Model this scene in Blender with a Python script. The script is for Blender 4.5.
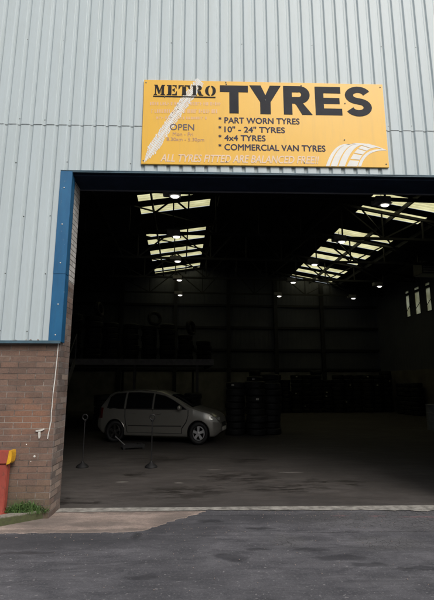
import bpy, bmesh, math, random
from mathutils import Vector, Matrix
random.seed(7)
for o in list(bpy.data.objects): bpy.data.objects.remove(o)
S = bpy.context.scene
C = S.collection
R = math.radians

# ------------------------------------------------------------------ camera, sky, sun, exposure
cd = bpy.data.cameras.new('camera'); cam = bpy.data.objects.new('camera', cd); C.objects.link(cam)
cd.sensor_fit = 'VERTICAL'; cd.sensor_height = 36.0; cd.lens = 25.95
cd.clip_start = 0.05; cd.clip_end = 2000
cam.location = (0, -5.655, 1.6)
cam.rotation_euler = (R(90 + 10.97), 0, R(-1.68))
S.camera = cam
W = bpy.data.worlds.new('World'); S.world = W; W.use_nodes = True
wn = W.node_tree.nodes; wl = W.node_tree.links; wn.clear()
SUN_EL, SUN_AZ = 46, 26
sky = wn.new('ShaderNodeTexSky'); sky.sky_type = 'NISHITA'; sky.sun_disc = False
sky.sun_elevation = R(SUN_EL); sky.sun_rotation = R(180 - SUN_AZ); sky.air_density = 1.6; sky.dust_density = 4.0; sky.ozone_density = 1.0
hs = wn.new('ShaderNodeHueSaturation'); hs.inputs['Saturation'].default_value = 0.5
bg = wn.new('ShaderNodeBackground'); bg.inputs['Strength'].default_value = 0.145
wo = wn.new('ShaderNodeOutputWorld')
wl.new(sky.outputs[0], hs.inputs['Color']); wl.new(hs.outputs[0], bg.inputs[0]); wl.new(bg.outputs[0], wo.inputs[0])
sd = bpy.data.lights.new('sun', 'SUN'); sun = bpy.data.objects.new('sun', sd); C.objects.link(sun)
sd.energy = 1.4; sd.angle = R(28); sd.color = (1.0, 0.975, 0.94)
sun.rotation_euler = (R(90 - SUN_EL), 0, R(SUN_AZ))
S.view_settings.view_transform = 'Standard'; S.view_settings.look = 'None'
S.view_settings.gamma = 1.0; S.view_settings.exposure = 0.0
S.view_settings.use_curve_mapping = False
S.render.engine = 'CYCLES'
S.cycles.max_bounces = 6; S.cycles.diffuse_bounces = 3; S.cycles.glossy_bounces = 3
S.cycles.sample_clamp_indirect = 4.0

# ------------------------------------------------------------------ object helpers
def tag(o, label=None, cat=None, group=None, kind=None):
    if label: o['label'] = label
    if cat: o['category'] = cat
    if group: o['group'] = group
    if kind: o['kind'] = kind
    return o
def empty(name, loc=(0, 0, 0), rz=0):
    o = bpy.data.objects.new(name, None); C.objects.link(o)
    o.location = loc; o.rotation_euler = (0, 0, rz); o.empty_display_size = 0.2
    return o
class MB:
    def __init__(s): s.b = bmesh.new(); s.mi = 0
    def face(s, pts, mi=None):
        vs = [s.b.verts.new(p) for p in pts]
        try:
            f = s.b.faces.new(vs); f.material_index = s.mi if mi is None else mi
            return f
        except ValueError: return None
    def box(s, x0, x1, y0, y1, z0, z1, bev=0.0, mat=None):
        vs = [s.b.verts.new(p) for p in [(x0,y0,z0),(x1,y0,z0),(x1,y1,z0),(x0,y1,z0),(x0,y0,z1),(x1,y0,z1),(x1,y1,z1),(x0,y1,z1)]]
        fs = [s.b.faces.new([vs[i] for i in q]) for q in [(0,3,2,1),(4,5,6,7),(0,1,5,4),(1,2,6,5),(2,3,7,6),(3,0,4,7)]]
        for f in fs: f.material_index = s.mi
        if mat is not None:
            for v in vs: v.co = mat @ v.co
        if bev:
            es = list({e for f in fs for e in f.edges})
            r = bmesh.ops.bevel(s.b, geom=es, offset=bev, segments=2, affect='EDGES')
            for f in r['faces']: f.material_index = s.mi
        return s
    def bar(s, a, b, w, h=None, bev=0):
        a = Vector(a); b = Vector(b); h = h or w; d = b - a; L = d.length
        q = d.to_track_quat('Y', 'Z').to_matrix().to_4x4()
        return s.box(-w/2, w/2, 0, L, -h/2, h/2, bev, Matrix.Translation(a) @ q)
    def tube(s, pts, r, n=8, cap=True):
        pts = [Vector(p) for p in pts]; rings = []
        for i, p in enumerate(pts):
            d = (pts[min(i+1, len(pts)-1)] - pts[max(i-1, 0)]).normalized()
            q = d.to_track_quat('Z', 'Y').to_matrix()
            rr = r[i] if isinstance(r, (list, tuple)) else r
            rings.append([s.b.verts.new(p + q @ Vector((rr*math.cos(2*math.pi*k/n), rr*math.sin(2*math.pi*k/n), 0))) for k in range(n)])
        for A, B in zip(rings, rings[1:]):
            for k in range(n):
                f = s.b.faces.new((A[k], A[(k+1)%n], B[(k+1)%n], B[k])); f.material_index = s.mi
        if cap:
            for rg, rev in ((rings[0], 1), (rings[-1], 0)):
                f = s.b.faces.new(rg[::-1] if rev else rg); f.material_index = s.mi
        return s
    def lathe(s, prof, n=32, mat=None, closed=False, cap=True):
        rings = []
        for r, z in prof:
            rings.append([s.b.verts.new((r*math.cos(2*math.pi*k/n), r*math.sin(2*math.pi*k/n), z)) for k in range(n)])
        pr = list(zip(rings, rings[1:]))
        if closed: pr.append((rings[-1], rings[0]))
        for A, B in pr:
            for k in range(n):
                f = s.b.faces.new((A[k], A[(k+1)%n], B[(k+1)%n], B[k])); f.material_index = s.mi
        if not closed and cap:
            for rg, rev in ((rings[0], 1), (rings[-1], 0)):
                if abs(prof[0 if rev else -1][0]) > 1e-5:
                    f = s.b.faces.new(rg[::-1] if rev else rg); f.material_index = s.mi
        if mat is not None:
            for rg in rings:
                for v in rg: v.co = mat @ v.co
        return s
    def prism(s, poly, t, mat=None):   # polygon in x,z ; extruded y from 0 to t
        a = [s.b.verts.new((x, 0, z)) for x, z in poly]; b = [s.b.verts.new((x, t, z)) for x, z in poly]
        n = len(poly); fs = [s.b.faces.new(a), s.b.faces.new(b[::-1])]
        for k in range(n): fs.append(s.b.faces.new((a[k], b[k], b[(k+1)%n], a[(k+1)%n])))
        for f in fs: f.material_index = s.mi
        if mat is not None:
            for v in a + b: v.co = mat @ v.co
        return s
    def build(s, name, mats, parent=None, smooth=False, rz=0, loc=(0, 0, 0), ang=35, norm=True):
        if norm: bmesh.ops.recalc_face_normals(s.b, faces=s.b.faces[:])
        me = bpy.data.meshes.new(name); s.b.to_mesh(me); s.b.free()
        for m in (mats if isinstance(mats, (list, tuple)) else [mats]): me.materials.append(m)
        if smooth:
            me.polygons.foreach_set('use_smooth', [True]*len(me.polygons))
            me.set_sharp_from_angle(angle=R(ang))
        o = bpy.data.objects.new(name, me); C.objects.link(o)
        o.rotation_euler = (0, 0, rz); o.location = loc
        if parent is not None: o.parent = parent
        return o
def children(o): return [c for c in bpy.data.objects if c.parent == o]
def copy_tree(o, parent=None, kids=None):
    c = o.copy(); C.objects.link(c); c.parent = parent
    for ch in (kids if kids is not None else children(o)): copy_tree(ch, c)
    return c

# ------------------------------------------------------------------ material helpers
class NT:
    def __init__(s, name, rough=0.6, metal=0.0, spec=0.5):
        s.m = bpy.data.materials.new(name); s.m.use_nodes = True
        s.t = s.m.node_tree; s.n = s.t.nodes; s.l = s.t.links
        s.p = s.n['Principled BSDF']; s.p.inputs['Roughness'].default_value = rough
        s.p.inputs['Metallic'].default_value = metal; s.p.inputs['Specular IOR Level'].default_value = spec
        s.tc = s.n.new('ShaderNodeTexCoord'); s.obj = s.tc.outputs['Object']
    def set(s, sock, v):
        if isinstance(v, bpy.types.NodeSocket): s.l.new(v, sock)
        elif isinstance(v, (tuple, list)) and len(v) == 3 and sock.type == 'RGBA': sock.default_value = (*v, 1)
        else: sock.default_value = v
    def scale(s, v, vec=None):
        n = s.n.new('ShaderNodeMapping'); s.l.new(vec or s.obj, n.inputs[0]); n.inputs['Scale'].default_value = v; return n.outputs[0]
    def noise(s, sc, det=4, rough=0.55, vec=None, dist=0.0):
        n = s.n.new('ShaderNodeTexNoise'); s.l.new(vec or s.obj, n.inputs['Vector'])
        n.inputs['Scale'].default_value = sc; n.inputs['Detail'].default_value = det
        n.inputs['Roughness'].default_value = rough; n.inputs['Distortion'].default_value = dist
        return n.outputs['Fac']
    def ramp(s, f, stops):
        n = s.n.new('ShaderNodeValToRGB'); s.l.new(f, n.inputs[0]); e = n.color_ramp.elements
        while len(e) < len(stops): e.new(0.5)
        for q, (p, c) in zip(e, stops):
            q.position = p; q.color = (c, c, c, 1) if isinstance(c, (int, float)) else (*c, 1)
        return n.outputs[0]
    def mix(s, f, a, b, mode='MIX'):
        n = s.n.new('ShaderNodeMix'); n.data_type = 'RGBA'; n.blend_type = mode
        s.set(n.inputs[0], f); s.set(n.inputs[6], a); s.set(n.inputs[7], b); return n.outputs[2]
    def math(s, op, a, b=0.0, c=None):
        n = s.n.new('ShaderNodeMath'); n.operation = op; s.set(n.inputs[0], a); s.set(n.inputs[1], b)
        if c is not None: s.set(n.inputs[2], c)
        return n.outputs[0]
    def sep(s, vec=None):
        n = s.n.new('ShaderNodeSeparateXYZ'); s.l.new(vec or s.obj, n.inputs[0]); return n.outputs
    def comb(s, x, y, z):
        n = s.n.new('ShaderNodeCombineXYZ'); s.set(n.inputs[0], x); s.set(n.inputs[1], y); s.set(n.inputs[2], z); return n.outputs[0]
    def bump(s, h, dist=0.01, st=1.0, prev=None):
        n = s.n.new('ShaderNodeBump'); s.l.new(h, n.inputs['Height']); n.inputs['Distance'].default_value = dist; n.inputs['Strength'].default_value = st
        if prev is not None: s.l.new(prev, n.inputs['Normal'])
        s.l.new(n.outputs[0], s.p.inputs['Normal']); return n.outputs[0]
    def blobs(s, lst, wob=0.25, sc=3.0, soft=0.75):
        """mask of irregular spots at (x, y, rx, ry)"""
        nn = s.n.new('ShaderNodeTexNoise'); s.l.new(s.obj, nn.inputs[0]); nn.inputs['Scale'].default_value = sc; nn.inputs['Detail'].default_value = 6; nn.inputs['Roughness'].default_value = 0.65
        o = s.sep(nn.outputs['Color']); xyz = s.sep()
        x = s.math('MULTIPLY_ADD', s.math('SUBTRACT', o[0], 0.5), wob, xyz[0]); y = s.math('MULTIPLY_ADD', s.math('SUBTRACT', o[1], 0.5), wob, xyz[1])
        acc = None
        for cx, cy, rx, ry in lst:
            a = s.math('POWER', s.math('DIVIDE', s.math('SUBTRACT', x, cx), rx), 2.0)
            b = s.math('POWER', s.math('DIVIDE', s.math('SUBTRACT', y, cy), ry), 2.0)
            d = s.math('ADD', a, b)
            mr = s.n.new('ShaderNodeMapRange'); s.l.new(d, mr.inputs[0]); mr.inputs[1].default_value = 1.0 + soft; mr.inputs[2].default_value = 1.0 - soft
            mr.inputs[3].default_value = 0; mr.inputs[4].default_value = 1
            acc = mr.outputs[0] if acc is None else s.math('MAXIMUM', acc, mr.outputs[0])
        return acc
    def out(s, col=None, rough=None):
        if col is not None: s.set(s.p.inputs['Base Color'], col)
        if rough is not None: s.set(s.p.inputs['Roughness'], rough)
        return s.m
def simple(name, col, rough=0.6, metal=0.0, var=0.25, sc=6.0, bump=0.0, spec=0.5):
    t = NT(name, rough, metal, spec)
    n = t.noise(sc, 5, 0.6)
    c = t.mix(t.ramp(n, [(0.3, 0), (0.7, 1)]), tuple(v*(1-var) for v in col), tuple(min(1, v*(1+var)) for v in col))
    if bump: t.bump(t.noise(sc*6, 4), bump)
    return t.out(c)

# facade cladding: weathered pale grey-green plastisol, run-off streaks under seams
def m_cladding():
    t = NT('pale_cladding', 0.42, 0, 0.4)
    big = t.noise(0.7, 4, 0.6, t.scale((1, 1, 0.5)))
    streak = t.noise(5.0, 5, 0.65, t.scale((3.0, 3.0, 0.16)))
    fine = t.noise(40, 3, 0.6, t.scale((1, 1, 0.25)))
    base = t.mix(t.ramp(big, [(0.3, 0), (0.7, 1)]), (0.490, 0.562, 0.588), (0.535, 0.605, 0.632))
    c = t.mix(t.math('MULTIPLY', t.ramp(streak, [(0.45, 0), (0.75, 1)]), 0.3), base, (0.43, 0.475, 0.45))
    c = t.mix(t.math('MULTIPLY', t.ramp(fine, [(0.45, 0), (0.8, 1)]), 0.12), c, (0.3, 0.33, 0.31))
    # darker colour towards the bottom of the narrow troughs
    y = t.sep()[1]
    mr = t.n.new('ShaderNodeMapRange'); t.l.new(y, mr.inputs[0]); mr.inputs[1].default_value = -0.026; mr.inputs[2].default_value = -0.010
    c = t.mix(t.math('MULTIPLY', mr.outputs[0], 0.38), c, (0.34, 0.385, 0.39))
    wn_ = t.n.new('ShaderNodeTexWhiteNoise'); wn_.noise_dimensions = '2D'; xs_ = t.sep()
    t.l.new(t.comb(t.math('FLOOR', t.math('DIVIDE', t.math('ADD', xs_[0], 0.35), 1.062)), t.math('FLOOR', t.math('DIVIDE', xs_[2], 5.215)), 0.0), wn_.inputs['Vector'])
    c = t.mix(t.math('MULTIPLY', wn_.outputs['Value'], 0.10), c, (0.36, 0.41, 0.42))
    return t.out(c, t.ramp(big, [(0.2, 0.36), (0.8, 0.5)]))
M = {}
M['clad'] = m_cladding()
M['screw'] = simple('screw_head_grey', (0.10, 0.11, 0.10), 0.5, 0.3)
M['seamdark'] = simple('lap_joint_grime', (0.17, 0.19, 0.19), 0.8)
M['rust'] = simple('rusty_edge', (0.22, 0.12, 0.07), 0.85, 0, 0.4, 20)

def m_blue():
    t = NT('blue_flashing_paint', 0.38, 0, 0.5)
    n = t.noise(2.5, 5, 0.6, t.scale((2, 2, 0.6)))
    c = t.mix(t.ramp(n, [(0.35, 0), (0.7, 1)]), (0.016, 0.105, 0.235), (0.024, 0.15, 0.31))
    sp = t.ramp(t.noise(22, 2, 0.4), [(0.70, 0), (0.76, 1)])
    c = t.mix(t.math('MULTIPLY', sp, 0.5), c, (0.25, 0.33, 0.38))
    dr = t.ramp(t.noise(7, 6, 0.75, t.scale((3, 3, 0.35))), [(0.52, 0), (0.72, 1)])
    c = t.mix(t.math('MULTIPLY', dr, 0.45), c, (0.035, 0.085, 0.13))
    c = t.mix(t.math('MULTIPLY', t.ramp(t.noise(30, 5, 0.7, t.scale((1, 1, 0.25))), [(0.66, 0), (0.72, 1)]), 0.55), c, (0.16, 0.24, 0.30))
    return t.out(c)
M['blue'] = m_blue()
M['navy'] = simple('navy_lintel_paint', (0.010, 0.018, 0.036), 0.7, spec=0.15)
M['bluegrey'] = simple('blue_grey_drip_flashing', (0.07, 0.13, 0.17), 0.45)

def m_brick(name, bricks, mortar, patch=True):
    t = NT(name, 0.88, 0, 0.25)
    x, y, z = t.sep()
    wob = t.math('MULTIPLY', t.math('SUBTRACT', t.noise(2.2, 3), 0.5), 0.008)
    v = t.comb(t.math('ADD', x, y), t.math('ADD', z, wob), 0.0)
    def br(off):
        n = t.n.new('ShaderNodeTexBrick'); t.l.new(v, n.inputs['Vector'])
        n.inputs['Scale'].default_value = 1.0; n.inputs['Brick Width'].default_value = 0.225; n.inputs['Row Height'].default_value = 0.075
        n.inputs['Mortar Size'].default_value = 0.0055; n.inputs['Mortar Smooth'].default_value = 0.25; n.inputs['Bias'].default_value = 0.0
        n.inputs['Color1'].default_value = (0, 0, 0, 1); n.inputs['Color2'].default_value = (1, 1, 1, 1); n.inputs['Mortar'].default_value = (0.5, 0.5, 0.5, 1)
        return n
    b = br(0)
    col = t.ramp(b.outputs['Color'], bricks)
    grain = t.noise(60, 5, 0.7)
    mid = t.noise(7, 5, 0.65)
    col = t.mix(t.math('MULTIPLY', t.ramp(mid, [(0.35, 0), (0.7, 1)]), 0.55 if patch else 0.25), col, (0.13, 0.095, 0.08) if patch else (0.42, 0.40, 0.36))
    if patch:
        # worn orange faces in a patch and mossy lower courses
        xx = t.math('MULTIPLY', t.math('ADD', x, 2.2), 1.0); zz = t.math('SUBTRACT', z, 1.2)
        d = t.math('SQRT', t.math('ADD', t.math('POWER', t.math('DIVIDE', xx, 0.42), 2.0), t.math('POWER', t.math('DIVIDE', zz, 0.26), 2.0)))
        d = t.math('ADD', d, t.math('MULTIPLY', t.math('SUBTRACT', t.noise(5, 5, 0.7), 0.5), 2.4))
        col = t.mix(t.math('MULTIPLY', t.ramp(d, [(0.35, 1), (1.1, 0)]), 0.5), col, (0.36, 0.175, 0.105))
        g = t.math('ADD', z, t.math('MULTIPLY', t.noise(4, 5, 0.7), 0.55))
        col = t.mix(t.math('MULTIPLY', t.ramp(g, [(0.42, 1), (0.8, 0)]), 0.45), col, (0.10, 0.10, 0.06))
    col = t.mix(t.math('MULTIPLY', t.ramp(grain, [(0.3, 1), (0.6, 0)]), 0.35), col, (0.05, 0.04, 0.035))
    mortc = t.mix(t.ramp(t.noise(1.8, 5, 0.7, t.scale((0.6, 0.6, 5))), [(0.42, 0), (0.62, 1)]), (0.10, 0.078, 0.066), mortar)
    col = t.mix(b.outputs['Fac'], col, mortc)
    h = t.math('SUBTRACT', t.math('MULTIPLY', grain, 0.25), b.outputs['Fac'])
    t.bump(h, 0.006, 0.9)
    return t.out(col)
M['brick'] = m_brick('weathered_brick', [(0.0, (0.18, 0.118, 0.092)), (0.3, (0.25, 0.152, 0.112)), (0.55, (0.205, 0.135, 0.108)), (0.8, (0.275, 0.175, 0.13)), (1.0, (0.155, 0.12, 0.108))], (0.34, 0.29, 0.25))
M['brickj'] = m_brick('jamb_brick', [(0.0, (0.11, 0.08, 0.07)), (0.3, (0.26, 0.17, 0.135)), (0.6, (0.14, 0.11, 0.10)), (0.8, (0.36, 0.27, 0.22)), (1.0, (0.18, 0.15, 0.15))], (0.34, 0.30, 0.27), False)
M['brickw'] = m_brick('whitewashed_brick', [(0.0, (0.66, 0.64, 0.61)), (0.5, (0.78, 0.76, 0.73)), (1.0, (0.60, 0.58, 0.55))], (0.22, 0.20, 0.185), False)

def m_asphalt():
    t = NT('worn_asphalt', 0.8, 0, 0.4)
    big = t.noise(0.8, 6, 0.6); med = t.noise(3.2, 8, 0.72, t.scale((0.7, 1.7, 1)), 0.5); fine = t.noise(140, 3, 0.7); agg = t.noise(45, 3, 0.7); stone = t.noise(26, 2, 0.5)
    c = t.mix(t.ramp(big, [(0.35, 0), (0.65, 1)]), (0.082, 0.080, 0.088), (0.150, 0.146, 0.158))
    c = t.mix(t.math('MULTIPLY', t.ramp(med, [(0.42, 0), (0.62, 1)]), 0.75), c, (0.050, 0.050, 0.057))
    c = t.mix(t.math('MULTIPLY', t.ramp(agg, [(0.52, 0), (0.72, 1)]), 0.42), c, (0.22, 0.215, 0.225))
    c = t.mix(t.math('MULTIPLY', t.ramp(fine, [(0.3, 1), (0.5, 0)]), 0.5), c, (0.02, 0.02, 0.022))
    c = t.mix(t.math('MULTIPLY', t.ramp(stone, [(0.66, 0), (0.70, 1)]), 0.6), c, (0.26, 0.25, 0.25))
    rutn = t.noise(1.3, 7, 0.75, t.scale((0.35, 3.2, 1)), 1.2)
    c = t.mix(t.math('MULTIPLY', t.ramp(rutn, [(0.50, 0), (0.62, 1)]), 0.40), c, (0.036, 0.036, 0.040))
    jn = t.blobs([(0.55, 0.10, 0.75, 0.010), (-0.72, -0.60, 0.05, 0.10), (1.9, -0.55, 0.9, 0.009)], 0.10, 6.0)
    c = t.mix(t.math('MULTIPLY', jn, 0.7), c, (0.015, 0.015, 0.016))
    # darker fresh strip beside the apron
    x, y, z = t.sep()
    wet = t.blobs([(0.648, -0.37, 0.17, 0.045), (0.76, -0.86, 0.12, 0.05), (0.27, -1.22, 0.15, 0.085), (1.05, -1.05, 0.16, 0.06), (1.28, -1.25, 0.22, 0.07), (1.5, -1.42, 0.18, 0.06),
                   (-0.5, -1.62, 0.14, 0.06), (0.1, -0.12, 0.16, 0.05), (2.0, -1.5, 0.3, 0.05), (-1.7, -1.05, 0.28, 0.04), (0.55, -1.02, 0.12, 0.03)], 0.26, 5.0, 0.45)
    brk = t.ramp(t.noise(5.5, 6, 0.7, t.scale((0.7, 1.6, 1)), 0.6), [(0.36, 0), (0.44, 1)])
    wet = t.math('MULTIPLY', wet, brk)
    c = t.mix(t.math('MULTIPLY', wet, 0.55), c, (0.032, 0.032, 0.037))
    band = t.blobs([(-1.4, -0.72, 1.3, 0.2), (-0.2, -0.35, 0.6, 0.22), (1.0, 0.0, 1.2, 0.16)], 0.2, 3.0, 0.8)
    c = t.mix(t.math('MULTIPLY', band, 0.62), c, (0.040, 0.040, 0.045))
    red = t.blobs([(2.15, 0.03, 0.10, 0.02), (2.62, -0.02, 0.24, 0.02), (2.95, -0.05, 0.2, 0.02), (1.7, 0.05, 0.1, 0.012)], 0.12, 14.0)
    c = t.mix(t.math('MULTIPLY', red, 0.6), c, (0.22, 0.10, 0.11))
    # web of cracks in the patch before the threshold
    vo = t.n.new('ShaderNodeTexVoronoi'); vo.feature = 'DISTANCE_TO_EDGE'; vo.inputs['Scale'].default_value = 14
    dn = t.n.new('ShaderNodeTexNoise'); t.l.new(t.obj, dn.inputs[0]); dn.inputs['Scale'].default_value = 9
    t.l.new(t.mix(0.06, t.obj, dn.outputs['Color']), vo.inputs['Vector'])
    crack = t.ramp(vo.outputs['Distance'], [(0.0, 1), (0.035, 0)])
    area = t.blobs([(2.6, -0.1, 1.5, 0.42), (1.9, -0.9, 0.35, 0.22), (0.9, -0.75, 0.14, 0.25)], 0.6, 3.0, 0.5)
    ca = t.math('MULTIPLY', crack, area)
    c = t.mix(t.math('MULTIPLY', area, 0.28), c, (0.14, 0.135, 0.135))
    c = t.mix(t.math('MULTIPLY', ca, 0.75), c, (0.02, 0.02, 0.02))
    h = t.math('ADD', t.math('MULTIPLY', agg, 0.6), t.math('MULTIPLY', t.noise(90, 3), 0.6))
    h = t.math('SUBTRACT', h, t.math('MULTIPLY', ca, 1.2))
    t.bump(h, 0.004, 0.6)
    ro = t.math('SUBTRACT', t.ramp(big, [(0.3, 0.9), (0.7, 0.72)]), t.math('MULTIPLY', wet, 0.25))
    return t.out(c, ro)
M['asphalt'] = m_asphalt()
def m_apron():
    t = NT('apron_concrete', 0.85, 0, 0.3)
    a = t.noise(2.4, 6, 0.65, t.scale((0.5, 3.0, 1))); f = t.noise(70, 4, 0.7); g = t.noise(9, 5, 0.7)
    c = t.mix(t.ramp(a, [(0.35, 0), (0.68, 1)]), (0.26, 0.20, 0.17), (0.46, 0.365, 0.315))
    c = t.mix(t.math('MULTIPLY', t.ramp(g, [(0.4, 0), (0.7, 1)]), 0.35), c, (0.13, 0.12, 0.115))
    c = t.mix(t.math('MULTIPLY', t.ramp(f, [(0.3, 1), (0.55, 0)]), 0.4), c, (0.08, 0.065, 0.055))
    c = t.mix(t.math('MULTIPLY', t.blobs([(-0.9, -0.45, 2.2, 0.07), (-0.35, -0.1, 0.25, 0.3), (-1.9, -0.1, 0.35, 0.22), (-0.9, 0.27, 1.2, 0.05), (-1.3, -0.2, 0.5, 0.08)], 0.25, 8.0), 0.55), c, (0.10, 0.088, 0.08))
    t.bump(t.math('ADD', f, g), 0.004, 0.5)
    return t.out(c)
M['apron'] = m_apron()
M['thresh'] = simple('threshold_concrete', (0.28, 0.265, 0.24), 0.85, 0, 0.5, 9, 0.006)
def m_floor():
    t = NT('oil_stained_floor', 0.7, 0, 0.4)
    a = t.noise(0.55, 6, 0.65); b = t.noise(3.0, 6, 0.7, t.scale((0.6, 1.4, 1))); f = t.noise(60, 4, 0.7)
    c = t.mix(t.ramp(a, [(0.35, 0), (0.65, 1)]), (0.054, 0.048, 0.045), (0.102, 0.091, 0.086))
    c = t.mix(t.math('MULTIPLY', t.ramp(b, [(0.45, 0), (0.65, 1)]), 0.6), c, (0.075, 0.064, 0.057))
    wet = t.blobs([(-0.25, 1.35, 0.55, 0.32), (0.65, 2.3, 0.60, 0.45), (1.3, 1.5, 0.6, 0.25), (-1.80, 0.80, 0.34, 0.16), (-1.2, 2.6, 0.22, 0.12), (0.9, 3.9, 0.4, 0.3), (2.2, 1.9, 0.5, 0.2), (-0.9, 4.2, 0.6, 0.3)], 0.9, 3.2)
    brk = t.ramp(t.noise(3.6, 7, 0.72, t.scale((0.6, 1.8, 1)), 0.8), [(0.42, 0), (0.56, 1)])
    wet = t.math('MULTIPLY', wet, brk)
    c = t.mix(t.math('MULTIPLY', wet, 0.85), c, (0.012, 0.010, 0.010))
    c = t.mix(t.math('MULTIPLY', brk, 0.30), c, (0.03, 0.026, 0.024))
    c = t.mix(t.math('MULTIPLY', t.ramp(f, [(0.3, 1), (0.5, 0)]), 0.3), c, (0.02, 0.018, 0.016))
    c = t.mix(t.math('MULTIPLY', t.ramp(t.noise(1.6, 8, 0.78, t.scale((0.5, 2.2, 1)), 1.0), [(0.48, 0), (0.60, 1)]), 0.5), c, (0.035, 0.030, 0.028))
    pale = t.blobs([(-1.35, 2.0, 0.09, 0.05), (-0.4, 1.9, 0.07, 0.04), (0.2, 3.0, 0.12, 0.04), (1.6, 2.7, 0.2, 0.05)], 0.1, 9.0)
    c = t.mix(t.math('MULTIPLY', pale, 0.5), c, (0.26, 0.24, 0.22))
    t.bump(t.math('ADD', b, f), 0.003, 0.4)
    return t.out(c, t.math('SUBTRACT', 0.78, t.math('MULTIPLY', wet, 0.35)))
M['floor'] = m_floor()
def m_kerb():
    t = NT('mossy_kerb_stone', 0.9, 0, 0.2)
    z = t.sep()[2]; n = t.noise(9, 6, 0.7)
    h = t.math('ADD', z, t.math('MULTIPLY', t.math('SUBTRACT', n, 0.5), 0.05))
    c = t.mix(t.ramp(h, [(0.078, 0), (0.098, 1)]), (0.085, 0.095, 0.045), (0.30, 0.275, 0.235))
    c = t.mix(t.math('MULTIPLY', t.ramp(t.noise(30, 5, 0.7), [(0.35, 1), (0.6, 0)]), 0.5), c, (0.06, 0.055, 0.04))
    t.bump(n, 0.01, 0.6)
    return t.out(c)
M['kerb'] = m_kerb()
M['soil'] = simple('planter_soil', (0.07, 0.055, 0.04), 0.95, 0, 0.5, 14, 0.01)
M['leaf'] = simple('weed_leaf', (0.045, 0.095, 0.022), 0.6, 0, 0.5, 12)
M['leaf2'] = simple('weed_leaf_pale', (0.10, 0.17, 0.05), 0.6, 0, 0.4, 12)
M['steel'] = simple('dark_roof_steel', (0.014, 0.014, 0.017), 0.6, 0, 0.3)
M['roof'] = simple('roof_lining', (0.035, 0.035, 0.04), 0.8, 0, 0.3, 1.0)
def m_inwall(name, c0, c1, period=0.3):
    t = NT(name, 0.8, 0, 0.2)
    x, y, z = t.sep()
    w = t.math('FRACT', t.math('DIVIDE', t.math('ADD', x, y), period))
    rib = t.ramp(w, [(0.0, 0), (0.04, 1), (0.5, 1), (0.54, 0.0)])
    c = t.mix(t.ramp(t.noise(0.6, 5, 0.6), [(0.3, 0), (0.7, 1)]), c0, c1)
    t.bump(rib, 0.02, 0.6)
    return t.out(c)
M['inwall'] = m_inwall('inner_cladding', (0.085, 0.090, 0.110), (0.12, 0.127, 0.15))
M['blockwall'] = simple('painted_blockwork', (0.24, 0.235, 0.235), 0.9, 0, 0.3, 1.4, 0.003)
M['rightwall'] = simple('brown_blockwork', (0.14, 0.125, 0.11), 0.9, 0, 0.3, 1.4, 0.003)
def m_grp(name, col):
    m = bpy.data.materials.new(name); m.use_nodes = True; n = m.node_tree.nodes; l = m.node_tree.links; n.clear()
    o = n.new('ShaderNodeOutputMaterial'); mx = n.new('ShaderNodeMixShader'); tr = n.new('ShaderNodeBsdfTranslucent'); df = n.new('ShaderNodeBsdfDiffuse')
    tc = n.new('ShaderNodeTexCoord'); no = n.new('ShaderNodeTexNoise'); no.inputs['Scale'].default_value = 1.7; no.inputs['Detail'].default_value = 6
    rp = n.new('ShaderNodeValToRGB'); rp.color_ramp.elements[0].position = 0.3; rp.color_ramp.elements[1].position = 0.7
    rp.color_ramp.elements[0].color = (col[0]*0.62, col[1]*0.60, col[2]*0.5, 1); rp.color_ramp.elements[1].color = (*col, 1)
    l.new(tc.outputs['Object'], no.inputs[0]); l.new(no.outputs['Fac'], rp.inputs[0]); l.new(rp.outputs[0], tr.inputs[0]); df.inputs[0].default_value = (0.3, 0.3, 0.25, 1)
    mx.inputs[0].default_value = 0.06; l.new(tr.outputs[0], mx.inputs[1]); l.new(df.outputs[0], mx.inputs[2]); l.new(mx.outputs[0], o.inputs[0])
    return m
M['grp'] = m_grp('yellowed_translucent_sheet', (0.82, 0.79, 0.46))
M['grpw'] = m_grp('frosted_window_sheet', (0.66, 0.68, 0.58))
def emit(name, col, st):
    m = bpy.data.materials.new(name); m.use_nodes = True; n = m.node_tree.nodes; p = n['Principled BSDF']
    p.inputs['Base Color'].default_value = (0.8, 0.8, 0.8, 1); p.inputs['Emission Color'].default_value = (*col, 1); p.inputs['Emission Strength'].default_value = st
    return m
M['lamp'] = emit('lit_lamp_glass', (1.0, 0.96, 0.88), 2.6)
M['lampbox'] = simple('lamp_housing_grey', (0.30, 0.29, 0.30), 0.6)
def m_rubber():
    t = NT('black_rubber', 0.62, 0, 0.45)
    c = t.mix(t.noise(9, 4), (0.007, 0.007, 0.008), (0.019, 0.019, 0.019))
    xyz = t.sep()
    t.bump(t.noise(60, 2), 0.003, 0.6)
    return t.out(c)
M['rubber'] = m_rubber()
M['paint'] = None
t = NT('silver_car_paint', 0.30, 0.35, 0.5); M['paint'] = t.out(t.mix(t.noise(200, 2), (0.27, 0.26, 0.235), (0.32, 0.31, 0.28))); t.p.inputs['Coat Weight'].default_value = 0.6; t.p.inputs['Coat Roughness'].default_value = 0.08
M['glass'] = simple('tinted_glass', (0.008, 0.009, 0.010), 0.06, 0, 0.1)
M['trim'] = simple('black_plastic_trim', (0.012, 0.012, 0.013), 0.55)
M['rim'] = simple('silver_wheel_rim', (0.62, 0.62, 0.64), 0.35, 0.25, 0.1)
M['lens'] = simple('clear_headlamp', (0.65, 0.66, 0.62), 0.15, 0.3, 0.2)
M['redlens'] = simple('red_tail_lamp', (0.09, 0.008, 0.008), 0.2)
M['chrome'] = simple('bright_metal', (0.7, 0.7, 0.72), 0.25, 0.9, 0.1)
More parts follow.
